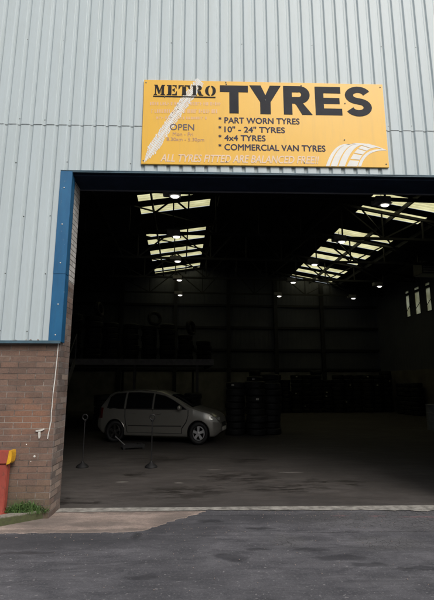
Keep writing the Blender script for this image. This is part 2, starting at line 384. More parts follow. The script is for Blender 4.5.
def m_red():
    t = NT('faded_red_paint', 0.55, 0, 0.4)
    n = t.noise(6, 6, 0.7, t.scale((1, 1, 0.5)))
    c = t.mix(t.ramp(n, [(0.3, 0), (0.7, 1)]), (0.30, 0.058, 0.042), (0.42, 0.095, 0.068))
    c = t.mix(t.math('MULTIPLY', t.ramp(t.noise(18, 6, 0.75, t.scale((1, 1, 0.6))), [(0.56, 0), (0.64, 1)]), 0.65), c, (0.13, 0.06, 0.045))
    return t.out(c)
M['red'] = m_red()
M['yellow'] = simple('yellow_paint', (0.72, 0.38, 0.02), 0.5, 0, 0.2, 12)
M['white'] = simple('white_cable_sheath', (0.70, 0.68, 0.64), 0.6)
M['rag'] = simple('white_wall_fixing', (0.62, 0.60, 0.55), 0.8, 0, 0.3, 30)
M['greyblue'] = simple('grey_drum_paint', (0.30, 0.31, 0.32), 0.5, 0.2)
M['beamgrey'] = simple('dusty_grey_beam', (0.24, 0.24, 0.25), 0.6)
M['iron'] = simple('dull_iron', (0.05, 0.048, 0.046), 0.55, 0.4)
# sign
def m_sign():
    t = NT('yellow_sign_face', 0.38, 0, 0.5)
    a = t.noise(0.9, 5, 0.6); s_ = t.noise(4, 5, 0.65, t.scale((3, 1, 0.4)))
    c = t.mix(t.ramp(a, [(0.3, 0), (0.7, 1)]), (0.80, 0.445, 0.030), (0.86, 0.49, 0.048))
    c = t.mix(t.math('MULTIPLY', t.ramp(s_, [(0.5, 0), (0.75, 1)]), 0.22), c, (0.50, 0.31, 0.08))
    c = t.mix(t.math('MULTIPLY', t.ramp(t.noise(50, 3, 0.7), [(0.66, 0), (0.74, 1)]), 0.35), c, (0.30, 0.17, 0.05))
    return t.out(c)
M['sign'] = m_sign()
M['ink'] = simple('black_vinyl', (0.014, 0.015, 0.022), 0.6, 0, 0.4, 3, spec=0.22)
M['ink2'] = simple('black_vinyl_flat', (0.012, 0.010, 0.010), 0.6, 0, 0.3, 3, spec=0.2)
M['inkgrey'] = simple('faded_blue_grey_vinyl', (0.13, 0.115, 0.15), 0.6, 0, 0.3, 5, spec=0.25)
M['inkpurple'] = simple('dark_blue_vinyl', (0.042, 0.040, 0.075), 0.6, 0, 0.3, 5, spec=0.25)
M['inkbrown'] = simple('faded_mauve_vinyl', (0.46, 0.27, 0.19), 0.5, 0, 0.2, 5)
M['inkpink'] = simple('faded_pink_vinyl', (0.80, 0.50, 0.30), 0.5, 0, 0.06, 9)
M['inkpink2'] = simple('pale_pink_vinyl', (0.82, 0.62, 0.46), 0.5, 0, 0.05, 9)
M['inkwhite'] = simple('white_vinyl', (0.80, 0.79, 0.75), 0.5, 0, 0.06, 9)

# ------------------------------------------------------------------ ground
def sheet(name, pts, z, mat, thick=None):
    m = MB(); f_ = m.face([(x, y, z) for x, y in pts]); bmesh.ops.triangulate(m.b, faces=[f_], ngon_method='EAR_CLIP')
    if thick:      # a sloping, crumbled edge down into the ground
        cx = sum(p[0] for p in pts)/len(pts); cy = sum(p[1] for p in pts)/len(pts)
        for (a, b), (c_, d) in zip(pts, pts[1:]+pts[:1]):
            l = math.hypot(c_-a, d-b) or 1; nx_, ny_ = (d-b)/l*thick, -(c_-a)/l*thick
            m.face([(a, b, z), (c_, d, z), (c_+nx_, d+ny_, -0.002), (a+nx_, b+ny_, -0.002)])
    o = m.build(name, mat); return tag(o, kind='structure')
sheet('ground', [(-300, -300), (300, -300), (300, 300), (-300, 300)], 0.0, M['asphalt'])
ANG = R(3.0); ca_, sa_ = math.cos(ANG), math.sin(ANG)
def IW(u, w, z=0): return (u*ca_ - w*sa_, u*sa_ + w*ca_, z)    # hall axes -> world
UL, UR, WB = -7.3, 12.3, 21.2
def w0(u, y=0.10): return (y - u*sa_)/ca_
DX0, DX1 = -1.87, 3.42      # door opening, world x
fl = [IW(UL, w0(UL)), IW(UR, w0(UR)), IW(UR, WB), IW(UL, WB)]
sheet('floor', [(-7.4, 0.44), (12.3, 0.44), IW(UR, WB)[:2], IW(UL, WB)[:2]], 0.004, M['floor'])
def jag(a, b, n, amp):
    out = []; dx, dy = b[0]-a[0], b[1]-a[1]; l = math.hypot(dx, dy); d = 0
    for k in range(1, n):
        f = (k + random.uniform(-.3, .3))/n; d = d*0.5 + random.uniform(-amp, amp)*0.8
        out.append((a[0]+dx*f - dy/l*d, a[1]+dy*f + dx/l*d))
    return out
# pale threshold strip, ragged towards the yard
sheet('threshold', [(-1.87, 0.455), (3.82, 0.455)] + jag((3.82, 0.12), (2.3, 0.22), 22, 0.045) + jag((2.3, 0.26), (0.0, 0.315), 44, 0.026) + [(0.0, 0.30), (-1.87, 0.27)], 0.009, M['thresh'], 0.0)
ap = [(-1.87, 0.275), (0.03, 0.29)] + jag((0.03, 0.27), (-0.74, -0.46), 26, 0.035) + jag((-0.74, -0.475), (-2.60, -0.47), 42, 0.016) + [(-2.60, -0.47), (-2.56, -0.435), (-2.33, -0.275), (-1.885, 0.07)]
sheet('pavement', ap, 0.006, M['apron'], -0.012)
# kerb and raised planting strip
kf = [(-1.885, 0.055), (-2.15, -0.13), (-2.34, -0.27), (-2.9, -0.66), (-3.6, -0.95), (-8.0, -1.0)]
kb = [(-1.97, 0.10), (-2.20, -0.03), (-2.40, -0.17), (-2.95, -0.55), (-3.62, -0.83), (-8.0, -0.88)]
m = MB()
for i in range(len(kf)-1):
    a, b, c, d = kf[i], kf[i+1], kb[i+1], kb[i]
    if i == 0: d = (-1.885, 0.055+0.12)
    n = 6
    for k in range(n):
        f0, f1 = k/n, (k+1)/n
        L = lambda p, q, f: (p[0]+(q[0]-p[0])*f, p[1]+(q[1]-p[1])*f)
        A, B, Cc, D = L(a, b, f0), L(a, b, f1), L(d, c, f1), L(d, c, f0)
        z = 0.1
        m.face([(*A, z), (*B, z), (*Cc, z), (*D, z)]); m.face([(*A, -0.05), (*B, -0.05), (*B, z), (*A, z)]); m.face([(*D, -0.05), (*Cc, -0.05), (*Cc, z), (*D, z)])
bmesh.ops.remove_doubles(m.b, verts=m.b.verts[:], dist=1e-4)
tag(m.build('kerb', M['kerb']), kind='structure')
sheet('planting_strip', [(-1.95, 0.15)] + kb[1:] + [(-8.0, 0.15)], 0.085, M['soil'])

# ------------------------------------------------------------------ the warehouse
RIDGE_U, RIDGE_Z, PITCH = 2.5, 9.1, 0.165
def roofz(u): return RIDGE_Z - PITCH*abs(u - RIDGE_U)
B = empty('tyre_warehouse', (0, 0, 0))
tag(B, 'pale grey ribbed metal warehouse with brick base, blue door frame and wide open doorway', 'building')
FX0, FX1 = -9.0, 13.6
PIT = 0.177; TR0 = -0.875      # rib pitch, a trough centre
def fr_z(x): return 9.25 - PITCH*abs(x - 2.4)
def cladding(x0, x1, z0, z1f, yo, name='cladding'):
    m = MB(); xs = []
    k = math.floor((x0 - TR0)/PIT) - 1
    while TR0 + k*PIT < x1 + PIT:
        c = TR0 + k*PIT
        for dx, y in ((-0.036, -0.032), (-0.031, -0.0305), (-0.015, -0.0125), (-0.010, -0.011), (0.010, -0.011), (0.015, -0.0125), (0.031, -0.0305), (0.036, -0.032), (0.0885, -0.0325)):
            xs.append((c + dx, y))
        k += 1
    xs = [(x, y) for x, y in xs if x0 < x < x1]
    xs = [(x0, xs[0][1])] + xs + [(x1, xs[-1][1])]
    # slight hand-fixed waviness
    def wv(x, z): return 0.0016*math.sin(x*2.1 + z*1.3) + 0.0012*math.sin(x*5.3 - z*2.2)
    prev = None
    for x, y in xs:
        zt = z1f(x); n = max(2, int((zt - z0)/0.6))
        col = [m.b.verts.new((x, y + yo + wv(x, z0 + (zt-z0)*j/n), z0 + (zt-z0)*j/n)) for j in range(n+1)]
        if prev is not None:
            nn = min(len(prev), len(col)) - 1
            for j in range(nn):
                m.b.faces.new((prev[j], col[j], col[j+1], prev[j+1]))
        prev = col
    return m
SEAM = 5.215
def screws(m, x0, x1, rows):
    m.mi = 1
    k = math.ceil((x0 - TR0)/PIT)
    while TR0 + k*PIT < x1:
        c = TR0 + k*PIT
        for z, every, off in rows:
            if (k + off) % every == 0:
                m.lathe([(0.008, -0.002), (0.008, 0.003), (0.004, 0.007), (0.0, 0.0075)], 8, Matrix.Translation((c + random.uniform(-.004, .004), -0.011, z + random.uniform(-.01, .01))) @ Matrix.Rotation(R(90), 4, 'X'))
        k += 1
    m.mi = 0
CM = [M['clad'], M['screw'], M['rust']]
def rusty(m, x0, x1, n):
    m.mi = 2
    for k in range(n):
        x = random.uniform(x0, x1); w = random.uniform(0.01, 0.06); h = random.uniform(0.003, 0.012)
        m.face([(x, -0.0355, 2.149), (x+w, -0.0355, 2.149), (x+w*0.8, -0.0355, 2.149+h), (x+w*0.3, -0.0355, 2.149+h*1.2)])
    m.mi = 0
zz = lambda z: (lambda x: z)
m = cladding(FX0, -2.0, 2.147, zz(SEAM+0.012), 0.0); rusty(m, -4.2, -2.08, 30); screws(m, FX0, -2.0, [(2.27, 2, 0), (3.03, 3, 1), (3.85, 2, 1), (4.63, 4, 2)]); m.build('cladding', CM, B, norm=False)
m = cladding(-2.0, 3.95, 4.50, zz(SEAM+0.012), 0.0); screws(m, -2.0, 3.95, [(4.65, 5, 1)]); m.build('cladding', CM, B, norm=False)
m = cladding(3.95, FX1, 2.147, zz(SEAM+0.012), 0.0); screws(m, 3.95, FX1, [(2.27, 2, 0), (3.03, 3, 1), (3.85, 2, 1), (4.63, 4, 2)]); m.build('cladding', CM, B, norm=False)
m = cladding(FX0, FX1, SEAM, fr_z, -0.0045); screws(m, FX0, FX1, [(SEAM+0.085, 2, 0), (6.62, 3, 1), (8.0, 3, 0)]); m.build('cladding', CM, B, norm=False)
# dark lap line and gapped sheet ends at the seam
m = MB()
k = math.floor((FX0 - TR0)/PIT)
while TR0 + k*PIT < FX1:
    c = TR0 + k*PIT
    w = 0.003 + 0.003*random.random()*random.random()
    for a, b, y0, y1 in ((-0.0885+0.0, -0.040, -0.0385, -0.0385), (-0.040, -0.022, -0.0385, -0.0175), (-0.022, 0.022, -0.0175, -0.0175), (0.022, 0.040, -0.0175, -0.0385), (0.040, 0.0885, -0.0385, -0.0385)):
        dz = 0.001 if abs(a) < 0.05 else 0
        m.face([(c+a, y0, SEAM-w-dz), (c+b, y1, SEAM-w-dz), (c+b, y1, SEAM+0.001), (c+a, y0, SEAM+0.001)])
    k += 1
m.build('lap_joint', M['seamdark'], B, norm=False)
# drip flashing under the sheets, left and right
for a, b in ((FX0, -1.845), (3.80, FX1)):
    m = MB(); m.box(a, b, -0.052, 0.02, 2.122, 2.146, 0.003); m.box(a, b, -0.056, -0.050, 2.108, 2.136, 0.001); m.build('drip_flashing', M['bluegrey'], B)
# blue door post cover (two lengths, lapped) and slim head flashing
def post_cover(xa, xb, sgn):
    m = MB()
    m.box(xa, xb, -0.048, 0.10, 3.03, 4.50, 0.003)
    m.box(xa-0.002*0, xb, -0.045, 0.103, 2.126, 3.027, 0.003)
    xc = xb - 0.012 if sgn > 0 else xa + 0.012
    m.mi = 1
    for z in (2.22, 2.62, 3.18, 3.72, 4.25):
        m.lathe([(0.009, -0.001), (0.009, 0.003), (0.0, 0.006)], 8, Matrix.Translation(((xa+xb)/2 + random.uniform(-.02, .02), -0.049 if z > 3.03 else -0.046, z)) @ Matrix.Rotation(R(90), 4, 'X'))
    return m
post_cover(-2.005, -1.842, 1).build('door_post_cover', [M['blue'], M['rag']], B)
post_cover(3.795, 3.955, -1).build('door_post_cover', [M['blue'], M['rag']], B)
m = MB(); m.box(-1.842, 3.795, -0.046, -0.040, 4.484, 4.506, 0.001); m.box(-2.005, 3.955, -0.052, 0.02, 4.501, 4.513, 0.001); m.build('head_flashing', M['bluegrey'], B)
m = MB(); m.box(-1.87, 3.82, 0.005, 0.44, 4.455, 4.497, 0.004); m.build('lintel', M['navy'], B)
# brick plinth, piers
def pier(name, x0, x1, y0, y1, z0, z1, mat, n=1):
    m = MB(); m.box(x0, x1, y0, y1, z0, z1); return m.build(name, mat, B)
# front face brick and the jamb return are one wall; the return's face carries its own, more mixed bricks
m = MB(); m.box(FX0, -1.878, 0.02, 0.43, -0.2, 2.12, 0.004); m.build('brick_wall', M['brick'], B)
m = MB(); m.box(-1.8775, -1.870, 0.0205, 0.44, -0.02, 2.985, 0.002); m.box(-2.3, -1.8778, 0.10, 0.43, 2.121, 2.985); m.build('brick_jamb', M['brickj'], B)
m = MB(); m.box(-2.3, -1.868, 0.101, 0.44, 2.985, 4.453, 0.002); m.build('whitewashed_jamb', M['brickw'], B)
m = MB(); m.box(3.828, FX1, 0.02, 0.43, -0.2, 2.12, 0.004); m.build('brick_wall', M['brick'], B)
m = MB(); m.box(3.82, 3.8275, 0.0205, 0.44, -0.02, 2.985, 0.002); m.box(3.8278, 4.2, 0.10, 0.43, 2.121, 2.985); m.build('brick_jamb', M['brickj'], B)
m = MB(); m.box(3.818, 4.2, 0.101, 0.44, 2.985, 4.453, 0.002); m.build('whitewashed_jamb', M['brickw'], B)
# inner lining of the front gable
m = MB()
for poly in ([(-9, 0), (-2.3, 0), (-2.3, 4.38), (-9, 4.38)], [(4.2, 0), (FX1, 0), (FX1, 4.38), (4.2, 4.38)], [(-9, 4.45), (FX1, 4.45), (FX1, fr_z(FX1)-0.05), (2.4, fr_z(2.4)-0.05), (-9, fr_z(-9)-0.05)]):
    m.prism(poly, 0.04, Matrix.Translation((0, 0.44, 0)))
m.build('front_lining', M['inwall'], B)
# side and back walls (hall runs three degrees off square to the front)
m = MB(); m.box(UL-0.15, UL, w0(UL)+0.35, WB, 0, roofz(UL)); m.build('side_wall', M['inwall'], B, rz=ANG)
WIN = [(17.0, 17.48), (15.95, 16.53), (14.93, 15.45), (13.9, 14.42), (12.85, 13.38)]
m = MB(); m.box(UR, UR+0.15, w0(UR)+0.35, WB, 0, 2.35); m.build('side_wall', M['rightwall'], B, rz=ANG)
m = MB(); m.box(UR+0.01, UR+0.14, w0(UR)+0.35, WB, 2.35, 5.24); m.box(UR+0.01, UR+0.14, w0(UR)+0.35, WB, 6.74, roofz(UR))
ed = [w0(UR)+0.35] + sorted([v for w in WIN for v in w]) + [WB]
for a, b in zip(ed[::2], ed[1::2]): m.box(UR+0.01, UR+0.14, a, b, 5.24, 6.74)
m.build('side_wall', M['inwall'], B, rz=ANG)
for a, b in WIN:
    m = MB(); m.box(UR+0.05, UR+0.06, a, b, 5.24, 6.74); wo_ = m.build('window', M['grpw'], B, rz=ANG)
    m = MB(); m.box(UR-0.01, UR+0.09, a, b, 6.47, 6.60)
    m.bar((UR+0.02, a, 5.9), (UR+0.02, b, 5.55), 0.025); m.box(UR-0.005, UR+0.08, a, a+0.04, 5.24, 6.74); m.box(UR-0.005, UR+0.08, b-0.04, b, 5.24, 6.74); m.box(UR-0.006, UR+0.08, a+0.04, b-0.04, 5.24, 5.28)
    f = m.build('frame', M['steel'], wo_)
m = MB(); m.box(UL, UR, WB, WB+0.2, 0, 2.32); m.build('back_wall_base', M['blockwall'], B, rz=ANG)
m = MB(); m.prism([(UL-0.15, 2.325), (UR+0.15, 2.325), (UR+0.15, roofz(UR)), (RIDGE_U, RIDGE_Z), (UL-0.15, roofz(UL))], 0.15, Matrix.Translation((0, WB+0.03, 0))); m.build('back_wall', M['inwall'], B, rz=ANG)
m = MB()
for z in (2.4, 3.6, 5.0, 6.4): m.box(UL, UR, WB-0.10, WB+0.028, z, z+0.14)
m.build('sheeting_rail', M['steel'], B, rz=ANG)
for u in (-4.0, -0.7, 2.6, 5.6, 8.6):
    m = MB(); m.box(u-0.11, u+0.11, WB-0.30, WB-0.105, 0, roofz(u)-0.15); m.build('column', M['steel'], B, rz=ANG)
TW = [2.4, 5.95, 9.4, 12.6, 16.1, 19.9]
for w in TW:
    for u in ((UL+0.16,) if w > 12 else (UL+0.16, UR-0.16)):
        m = MB(); m.box(u-0.15, u+0.15, w-0.09, w-0.075, 0, roofz(u)-0.2); m.box(u-0.15, u+0.15, w+0.075, w+0.09, 0, roofz(u)-0.2); m.box(u-0.008, u+0.008, w-0.074, w+0.074, 0, roofz(u)-0.2)
        m.build('column', M['steel'], B, rz=ANG)
# roof with openings for the translucent sheets
PL = [(9.32, 10.0), (10.42, 11.1), (13.28, 13.95), (14.38, 15.05), (16.1, 16.75), (17.3, 17.95), (19.68, 20.25), (20.55, 21.05)]
PR = [(8.45, 9.15), (9.65, 10.35), (12.2, 12.85), (13.3, 13.98), (14.82, 15.48), (15.92, 16.58), (17.92, 18.52), (19.05, 19.65), (20.5, 21.1)]
def slope(us, holes, hu):
    m = MB()
    for a, b in zip(us, us[1:]):
        hole = abs(a - hu[0]) < 1e-6
        if not hole: m.face([(a, w0(a, 0.06), roofz(a)), (b, w0(b, 0.06), roofz(b)), (b, WB+0.2, roofz(b)), (a, WB+0.2, roofz(a))])
        else:
            ws = [None] + [v for h in holes for v in h] + [WB+0.2]
            for p, q in zip(ws[::2], ws[1::2]):
                m.face([(a, w0(a, 0.06) if p is None else p, roofz(a)), (b, w0(b, 0.06) if p is None else p, roofz(b)), (b, q, roofz(b)), (a, q, roofz(a))])
    o = m.build('roof', M['roof'], B, rz=ANG)
    return o
HL, HR = (-2.0, 0.76), (6.65, 9.22)
slope([UL-0.3, HL[0], HL[1], RIDGE_U], PL, HL); slope([RIDGE_U, HR[0], HR[1], UR+0.3], PR, HR)
for H, P in ((HL, PL), (HR, PR)):
    for a, b in P:
        m = MB(); u0, u1 = H
        n = 8
        for k in range(n):   # shallow corrugation of the sheet
            q0 = a-0.03 + (b-a+0.06)*k/n; q1 = a-0.03 + (b-a+0.06)*(k+1)/n
            z0, z1 = (0.012, 0.03) if k % 2 else (0.03, 0.012)
            m.face([(u0-0.05, q0, roofz(u0-0.05)+z0), (u1+0.05, q0, roofz(u1+0.05)+z0), (u1+0.05, q1, roofz(u1+0.05)+z1), (u0-0.05, q1, roofz(u0-0.05)+z1)])
        m.build('rooflight', M['grp'], B, rz=ANG, norm=False)
# purlins along the hall
for u in (-6.4, -4.9, -3.4, -1.48, -0.1, 1.1, 3.9, 5.3, 7.95, 9.6, 11.0):
    m = MB(); z = roofz(u); m.box(u-0.03, u+0.03, w0(u)+0.4, WB, z-0.19, z-0.02); m.build('purlin', M['steel'], B, rz=ANG)
# trusses
for w in TW:
    m = MB(); bz = 6.98
    m.bar((UL+0.1, w, roofz(UL)-0.27), (RIDGE_U, w, RIDGE_Z-0.27), 0.10, 0.10); m.bar((RIDGE_U, w, RIDGE_Z-0.27), (UR-0.1, w, roofz(UR)-0.27), 0.10, 0.10)
    m.bar((UL+0.1, w, bz), (UR-0.1, w, bz), 0.09, 0.09)
    n = 12; us = [UL+0.3 + (UR-UL-0.6)*k/n for k in range(n+1)]
    for k, u in enumerate(us):
        m.bar((u, w, bz), (u, w, roofz(u)-0.27), 0.05, 0.05)
        if k < n:
            v = us[k+1]
            if k % 2: m.bar((u, w, bz), (v, w, roofz(v)-0.27), 0.055, 0.055)
            else: m.bar((u, w, roofz(u)-0.27), (v, w, bz), 0.055, 0.055)
    m.build('roof_truss', M['steel'], B, rz=ANG)
# wind bracing under the slopes between trusses
for a, b in ((9.4, 12.6), (12.6, 16.1), (16.1, 19.9)):
    for u0, u1 in ((-2.2, 0.9), (6.5, 9.4)):
        m = MB(); m.bar((u0, a, roofz(u0)-0.33), (u1, b, roofz(u1)-0.33), 0.05, 0.05)
        m.build('roof_bracing', M['steel'], B, rz=ANG)

# unseen building added across the yard to shade the inside of the hall
ob = empty('added_shade_building', (2, -23, 0)); tag(ob, 'added unseen dark brick building across the yard, shading the hall', 'building')
m = MB(); m.prism([(-40, 0), (40, 0), (40, 8.0), (-40, 8.0)], -12); m.build('wall', M['brickj'], ob)
m = MB(); m.box(-40.4, 40.4, -12.4, 0.4, 8.001, 8.5); m.build('roof', M['steel'], ob)
for k in range(-5, 6):
    m = MB(); m.box(k*7-1.8, k*7+1.8, 0.002, 0.05, 0, 3.6); m.build('door', M['navy'], ob)

# ------------------------------------------------------------------ high-bay lamps (hang from trusses)
def make_lamp(u, w, z):
    x, y, _ = IW(u, w); e = empty('ceiling_lamp', (x, y, z), ANG)
    m = MB(); m.box(-0.27, 0.20, -0.17, 0.17, 0.06, 0.24, 0.015); m.build('housing', M['lampbox'], e)
    m = MB(); m.box(-0.10, 0.24, -0.155, 0.155, 0.028, 0.058, 0.01)
    m.build('reflector', M['lampbox'], e)
    m = MB(); m.lathe([(0.125, 0.026), (0.115, 0.0), (0.08, -0.02), (0.0, -0.03)], 20, Matrix.Translation((0.07, 0, 0)) @ Matrix.Diagonal((1, 0.6, 1, 1))); m.build('lamp_glass', M['lamp'], e, smooth=True)
    m = MB(); m.tube([(-0.03, 0, 0.24), (-0.03, 0, 0.42)], 0.012, 6); m.build('hanger', M['steel'], e)
    return e
LP = [(-0.62, 5.9), (-0.61, 9.36), (-0.59, 12.56), (-0.53, 16.05), (-0.5, 19.85), (5.6, 6.0), (5.56, 9.42), (5.5, 12.6), (5.43, 16.08), (5.5, 19.7), (10.36, 16.6), (10.26, 20.0)]
ordl = ['nearest', 'second nearest', 'third from the doorway', 'fourth from the doorway', 'farthest']
lab = ['nearest ceiling lamp of the left row, before the big yellow rooflight bars', 'second ceiling lamp of the left row, by the second rooflight pair', 'third ceiling lamp of the left row, between rooflight bars',
       'fourth ceiling lamp of the left row, just below the last rooflight', 'farthest and lowest ceiling lamp of the left row, in the dark',
       'nearest ceiling lamp under the right hand rooflights, widest and brightest', 'second ceiling lamp from the front under the right hand rooflights', 'third ceiling lamp from the front under the right hand rooflights',
       'fourth ceiling lamp under the right hand rooflights, at their lower left end', 'farthest ceiling lamp of the middle row, lowest left of the right hand rooflights',
       'small lit ceiling lamp closest to the side wall windows', 'small lit ceiling lamp of the right row nearest the back wall']
l0 = make_lamp(*LP[0], 6.8); kids0 = children(l0); lamps = []
for k, ((u, w), lb) in enumerate(zip(LP, lab)):
    e = l0 if k == 0 else copy_tree(l0, None, kids0)
    x, y, _ = IW(u, w); e.location = (x, y, 6.8); tag(e, lb, 'ceiling lamp', 'lit lamps hanging in rows under the roof')
# suspended heater near the right wall
x, y, _ = IW(11.2, 13.2); h = empty('unit_heater', (x, y, 6.6), ANG); tag(h, 'dim grey louvred heater hanging under the roof above the side windows', 'heater')
m = MB(); m.box(-0.5, 0.5, -0.4, 0.4, 0, 0.62, 0.02); m.build('casing', M['iron'], h)
m = MB()
for k in range(5): m.box(-0.46, 0.46, -0.45, -0.41, 0.06+k*0.11, 0.11+k*0.11)
m.build('louvre', M['lampbox'], h)
m = MB()
for sx in (-0.4, 0.4): m.bar((sx, 0, 0.62), (sx, 0, 1.1), 0.03)
m.build('hanger', M['steel'], h)

# ------------------------------------------------------------------ mezzanine and staircase
mz = empty('mezzanine_platform', IW(-3.2, 12.2), ANG); tag(mz, 'dark steel storage platform loaded with tyres behind the silver car', 'platform')
MZ = 2.42
m = MB(); m.box(-4.0, 4.05, -1.6, 4.6, MZ+0.01, MZ+0.07); m.build('deck', M['iron'], mz)
m = MB(); m.box(-4.0, 4.05, -1.66, -1.60, MZ-0.14, MZ+0.08, 0.004); m.box(4.05, 4.11, -1.66, 4.6, MZ-0.14, MZ+0.08, 0.004); m.build('edge_beam', M['beamgrey'], mz)
for (px_, py_) in ((-3.7, -1.5), (-1.2, -1.5), (1.2, -1.5), (3.5, -1.5), (3.5, 4.4), (-3.7, 4.4), (0, 4.4)):
    m = MB(); m.box(px_-0.05, px_+0.05, py_-0.05, py_+0.05, 0.0, MZ-0.141); m.build('post', M['iron'], mz)
st = empty('staircase', IW(-4.6, 8.0), ANG); tag(st, 'dim open tread staircase rising to the tyre platform just inside the left jamb', 'staircase')
m = MB(); n = 12
for sx in (-0.45, 0.45): m.bar((sx, 0, 0.05), (sx, 2.55, MZ), 0.05, 0.22)
m.build('stringer', M['beamgrey'], st)
for k in range(n):
    f = (k+0.5)/n; m = MB(); m.box(-0.42, 0.42, 2.55*f-0.02, 2.55*f+0.20, MZ*f+0.04, MZ*f+0.07); m.build('tread', M['greyblue'], st)
m = MB()
for sx in (-0.45, 0.45):
    m.tube([(sx, 0.1, 0.1), (sx, 0.1, 1.05), (sx, 2.6, MZ+0.98), (sx, 2.6, MZ)], 0.02, 8)
m.build('handrail', M['beamgrey'], st)

# ------------------------------------------------------------------ tyres
def tyre_mesh(R0, wd, ri):
    m = MB(); h = wd/2
    pr = [(ri, -h*0.72), (ri+0.012, -h*0.86), (ri+0.04, -h*0.98), ((R0+ri)/2, -h*1.04), (R0-0.035, -h*0.95), (R0-0.008, -h*0.80), (R0, -h*0.66)]
    for g in (-0.36, 0.0, 0.36):
        pr += [(R0+0.001, h*g-0.012), (R0-0.009, h*g-0.006), (R0-0.009, h*g+0.006), (R0+0.001, h*g+0.012)]
    pr += [(r, -z) for r, z in pr[:7][::-1]]
    pr += [(ri-0.004, h*0.5), (R0-0.03, h*0.45), (R0-0.02, 0.0), (R0-0.03, -h*0.45), (ri-0.004, -h*0.5)]
    m.lathe(pr, 40, closed=True)
    # tread blocks: shave alternate tread verts for a lugged silhouette
    for v in m.b.verts:
        rr = math.hypot(v.co.x, v.co.y)
        if rr > R0-0.0085 and abs(v.co.z) > h*0.30:
            k = int(round(math.atan2(v.co.y, v.co.x)/(2*math.pi/40)))
            if k % 2: f = (rr-0.006)/rr; v.co.x *= f; v.co.y *= f
    bmesh.ops.recalc_face_normals(m.b, faces=m.b.faces[:])
    me = bpy.data.meshes.new('tyre'); m.b.to_mesh(me); m.b.free(); me.materials.append(M['rubber'])
    me.polygons.foreach_set('use_smooth', [True]*len(me.polygons)); me.set_sharp_from_angle(angle=R(40))
    return me
TM = [(tyre_mesh(0.315, 0.195, 0.20), 0.315, 0.195), (tyre_mesh(0.335, 0.225, 0.21), 0.335, 0.225), (tyre_mesh(0.295, 0.18, 0.185), 0.295, 0.18)]
ntyre = 0
def tyre(loc, rot, kind, label, group):
    global ntyre
    o = bpy.data.objects.new('tyre', TM[kind][0]); C.objects.link(o); o.location = loc; o.rotation_euler = rot
    tag(o, label, 'tyre', group); ntyre += 1; return o
ORD = ['first', 'second', 'third', 'fourth', 'fifth', 'sixth', 'seventh', 'eighth', 'ninth', 'tenth', 'eleventh', 'twelfth', 'thirteenth', 'fourteenth', 'fifteenth']
def stack(x, y, z0, n, where, group, big=None):
    z = z0
    for k in range(n):
        q = random.choice((0, 1, 2, 0)) if big is None else big
        w = TM[q][2]*1.04; lv = 'bottom' if k == 0 else ('topmost' if k == n-1 else ORD[k])
        tyre((x+random.uniform(-.03, .03), y+random.uniform(-.03, .03), z + w/2), (random.uniform(-.02, .02), random.uniform(-.02, .02), random.random()*6), q, lv + (' tyre of ' if lv != ORD[k] or k == 0 or k == n-1 else ' tyre up in ') + where, group)
        z += w
    return z
for i, (x, y, n, wh) in enumerate([(1.02, 8.75, 8, 'the front left stack beside the silver car nose'), (1.66, 8.6, 8, 'the front middle stack beside the silver car nose'), (2.22, 8.9, 8, 'the front right stack beside the silver car nose'),
      (1.1, 9.5, 8, 'the rear left stack beside the silver car nose'), (1.75, 9.45, 9, 'the rear middle stack beside the silver car nose'), (2.3, 9.65, 9, 'the rear right stack beside the silver car nose')]):
    stack(x, y, 0.006, n, wh, 'tyre stacks right of the silver car')
for i in range(14):
    x, y, _ = IW(3.9 + i*0.60, 19.2 + random.uniform(-.2, .2)); stack(x, y, 0.006, random.choice((9, 9, 10, 9)), 'the %s stack from left along the back wall' % ORD[i], 'tyre stacks in the row along the back wall', random.choice((1, 1, 1, 0)))
for i in range(3):
    x, y, _ = IW(11.85, 16.3 + i*0.72); stack(x, y, 0.006, 7, 'the %s stack from the front along the right wall' % ORD[i], 'tyre stacks along the right side wall', 1)
for i in range(3): stack(-3.6 + i*1.6, 10.2 + random.uniform(-.2, .2), 0.006, 6, 'the %s stack from left below the platform behind the car' % ORD[i], 'tyre stacks under the platform')
hts = [6, 8, 9, 8, 7, 7, 7, 7, 5, 4]
for i, n in enumerate(hts):
    x, y, _ = IW(-5.9 + i*0.72, 11.3 + random.uniform(-.2, .3)); wh = 'the %s stack from left up on the platform' % ORD[i]; zt = stack(x, y, MZ+0.075, n, wh, 'tyres heaped on the storage platform')
    if i in (1, 3, 6, 8): tyre((x+0.2, y, zt+0.30), (R(80), R(10), random.random()*3), 2, 'tyre standing on edge on top of ' + wh, 'tyres heaped on the storage platform')

# pale stickers added on a few treads to act as glints
st_ = [o for o in bpy.data.objects if o.name.startswith('tyre') and o.get('group') in ('tyre stacks right of the silver car', 'tyre stacks in the row along the back wall') and o.get('category') == 'tyre']
for k, o in enumerate(random.Random(5).sample(st_, 16)):
    a = -o.rotation_euler.z - R(90) + random.uniform(-.5, .5); rr = {TM[0][0].name: 0.318, TM[1][0].name: 0.338, TM[2][0].name: 0.298}[o.data.name]
    m = MB(); w_ = 0.05
    q0, q1 = a-0.12, a+0.12
    m.box(-0.045, 0.045, -0.002, 0.002, -0.03, 0.03, 0, Matrix.Rotation(a+R(90), 4, 'Z') @ Matrix.Translation((0, -rr, 0)))
    m.build('glint_sticker', M['rag'], o)

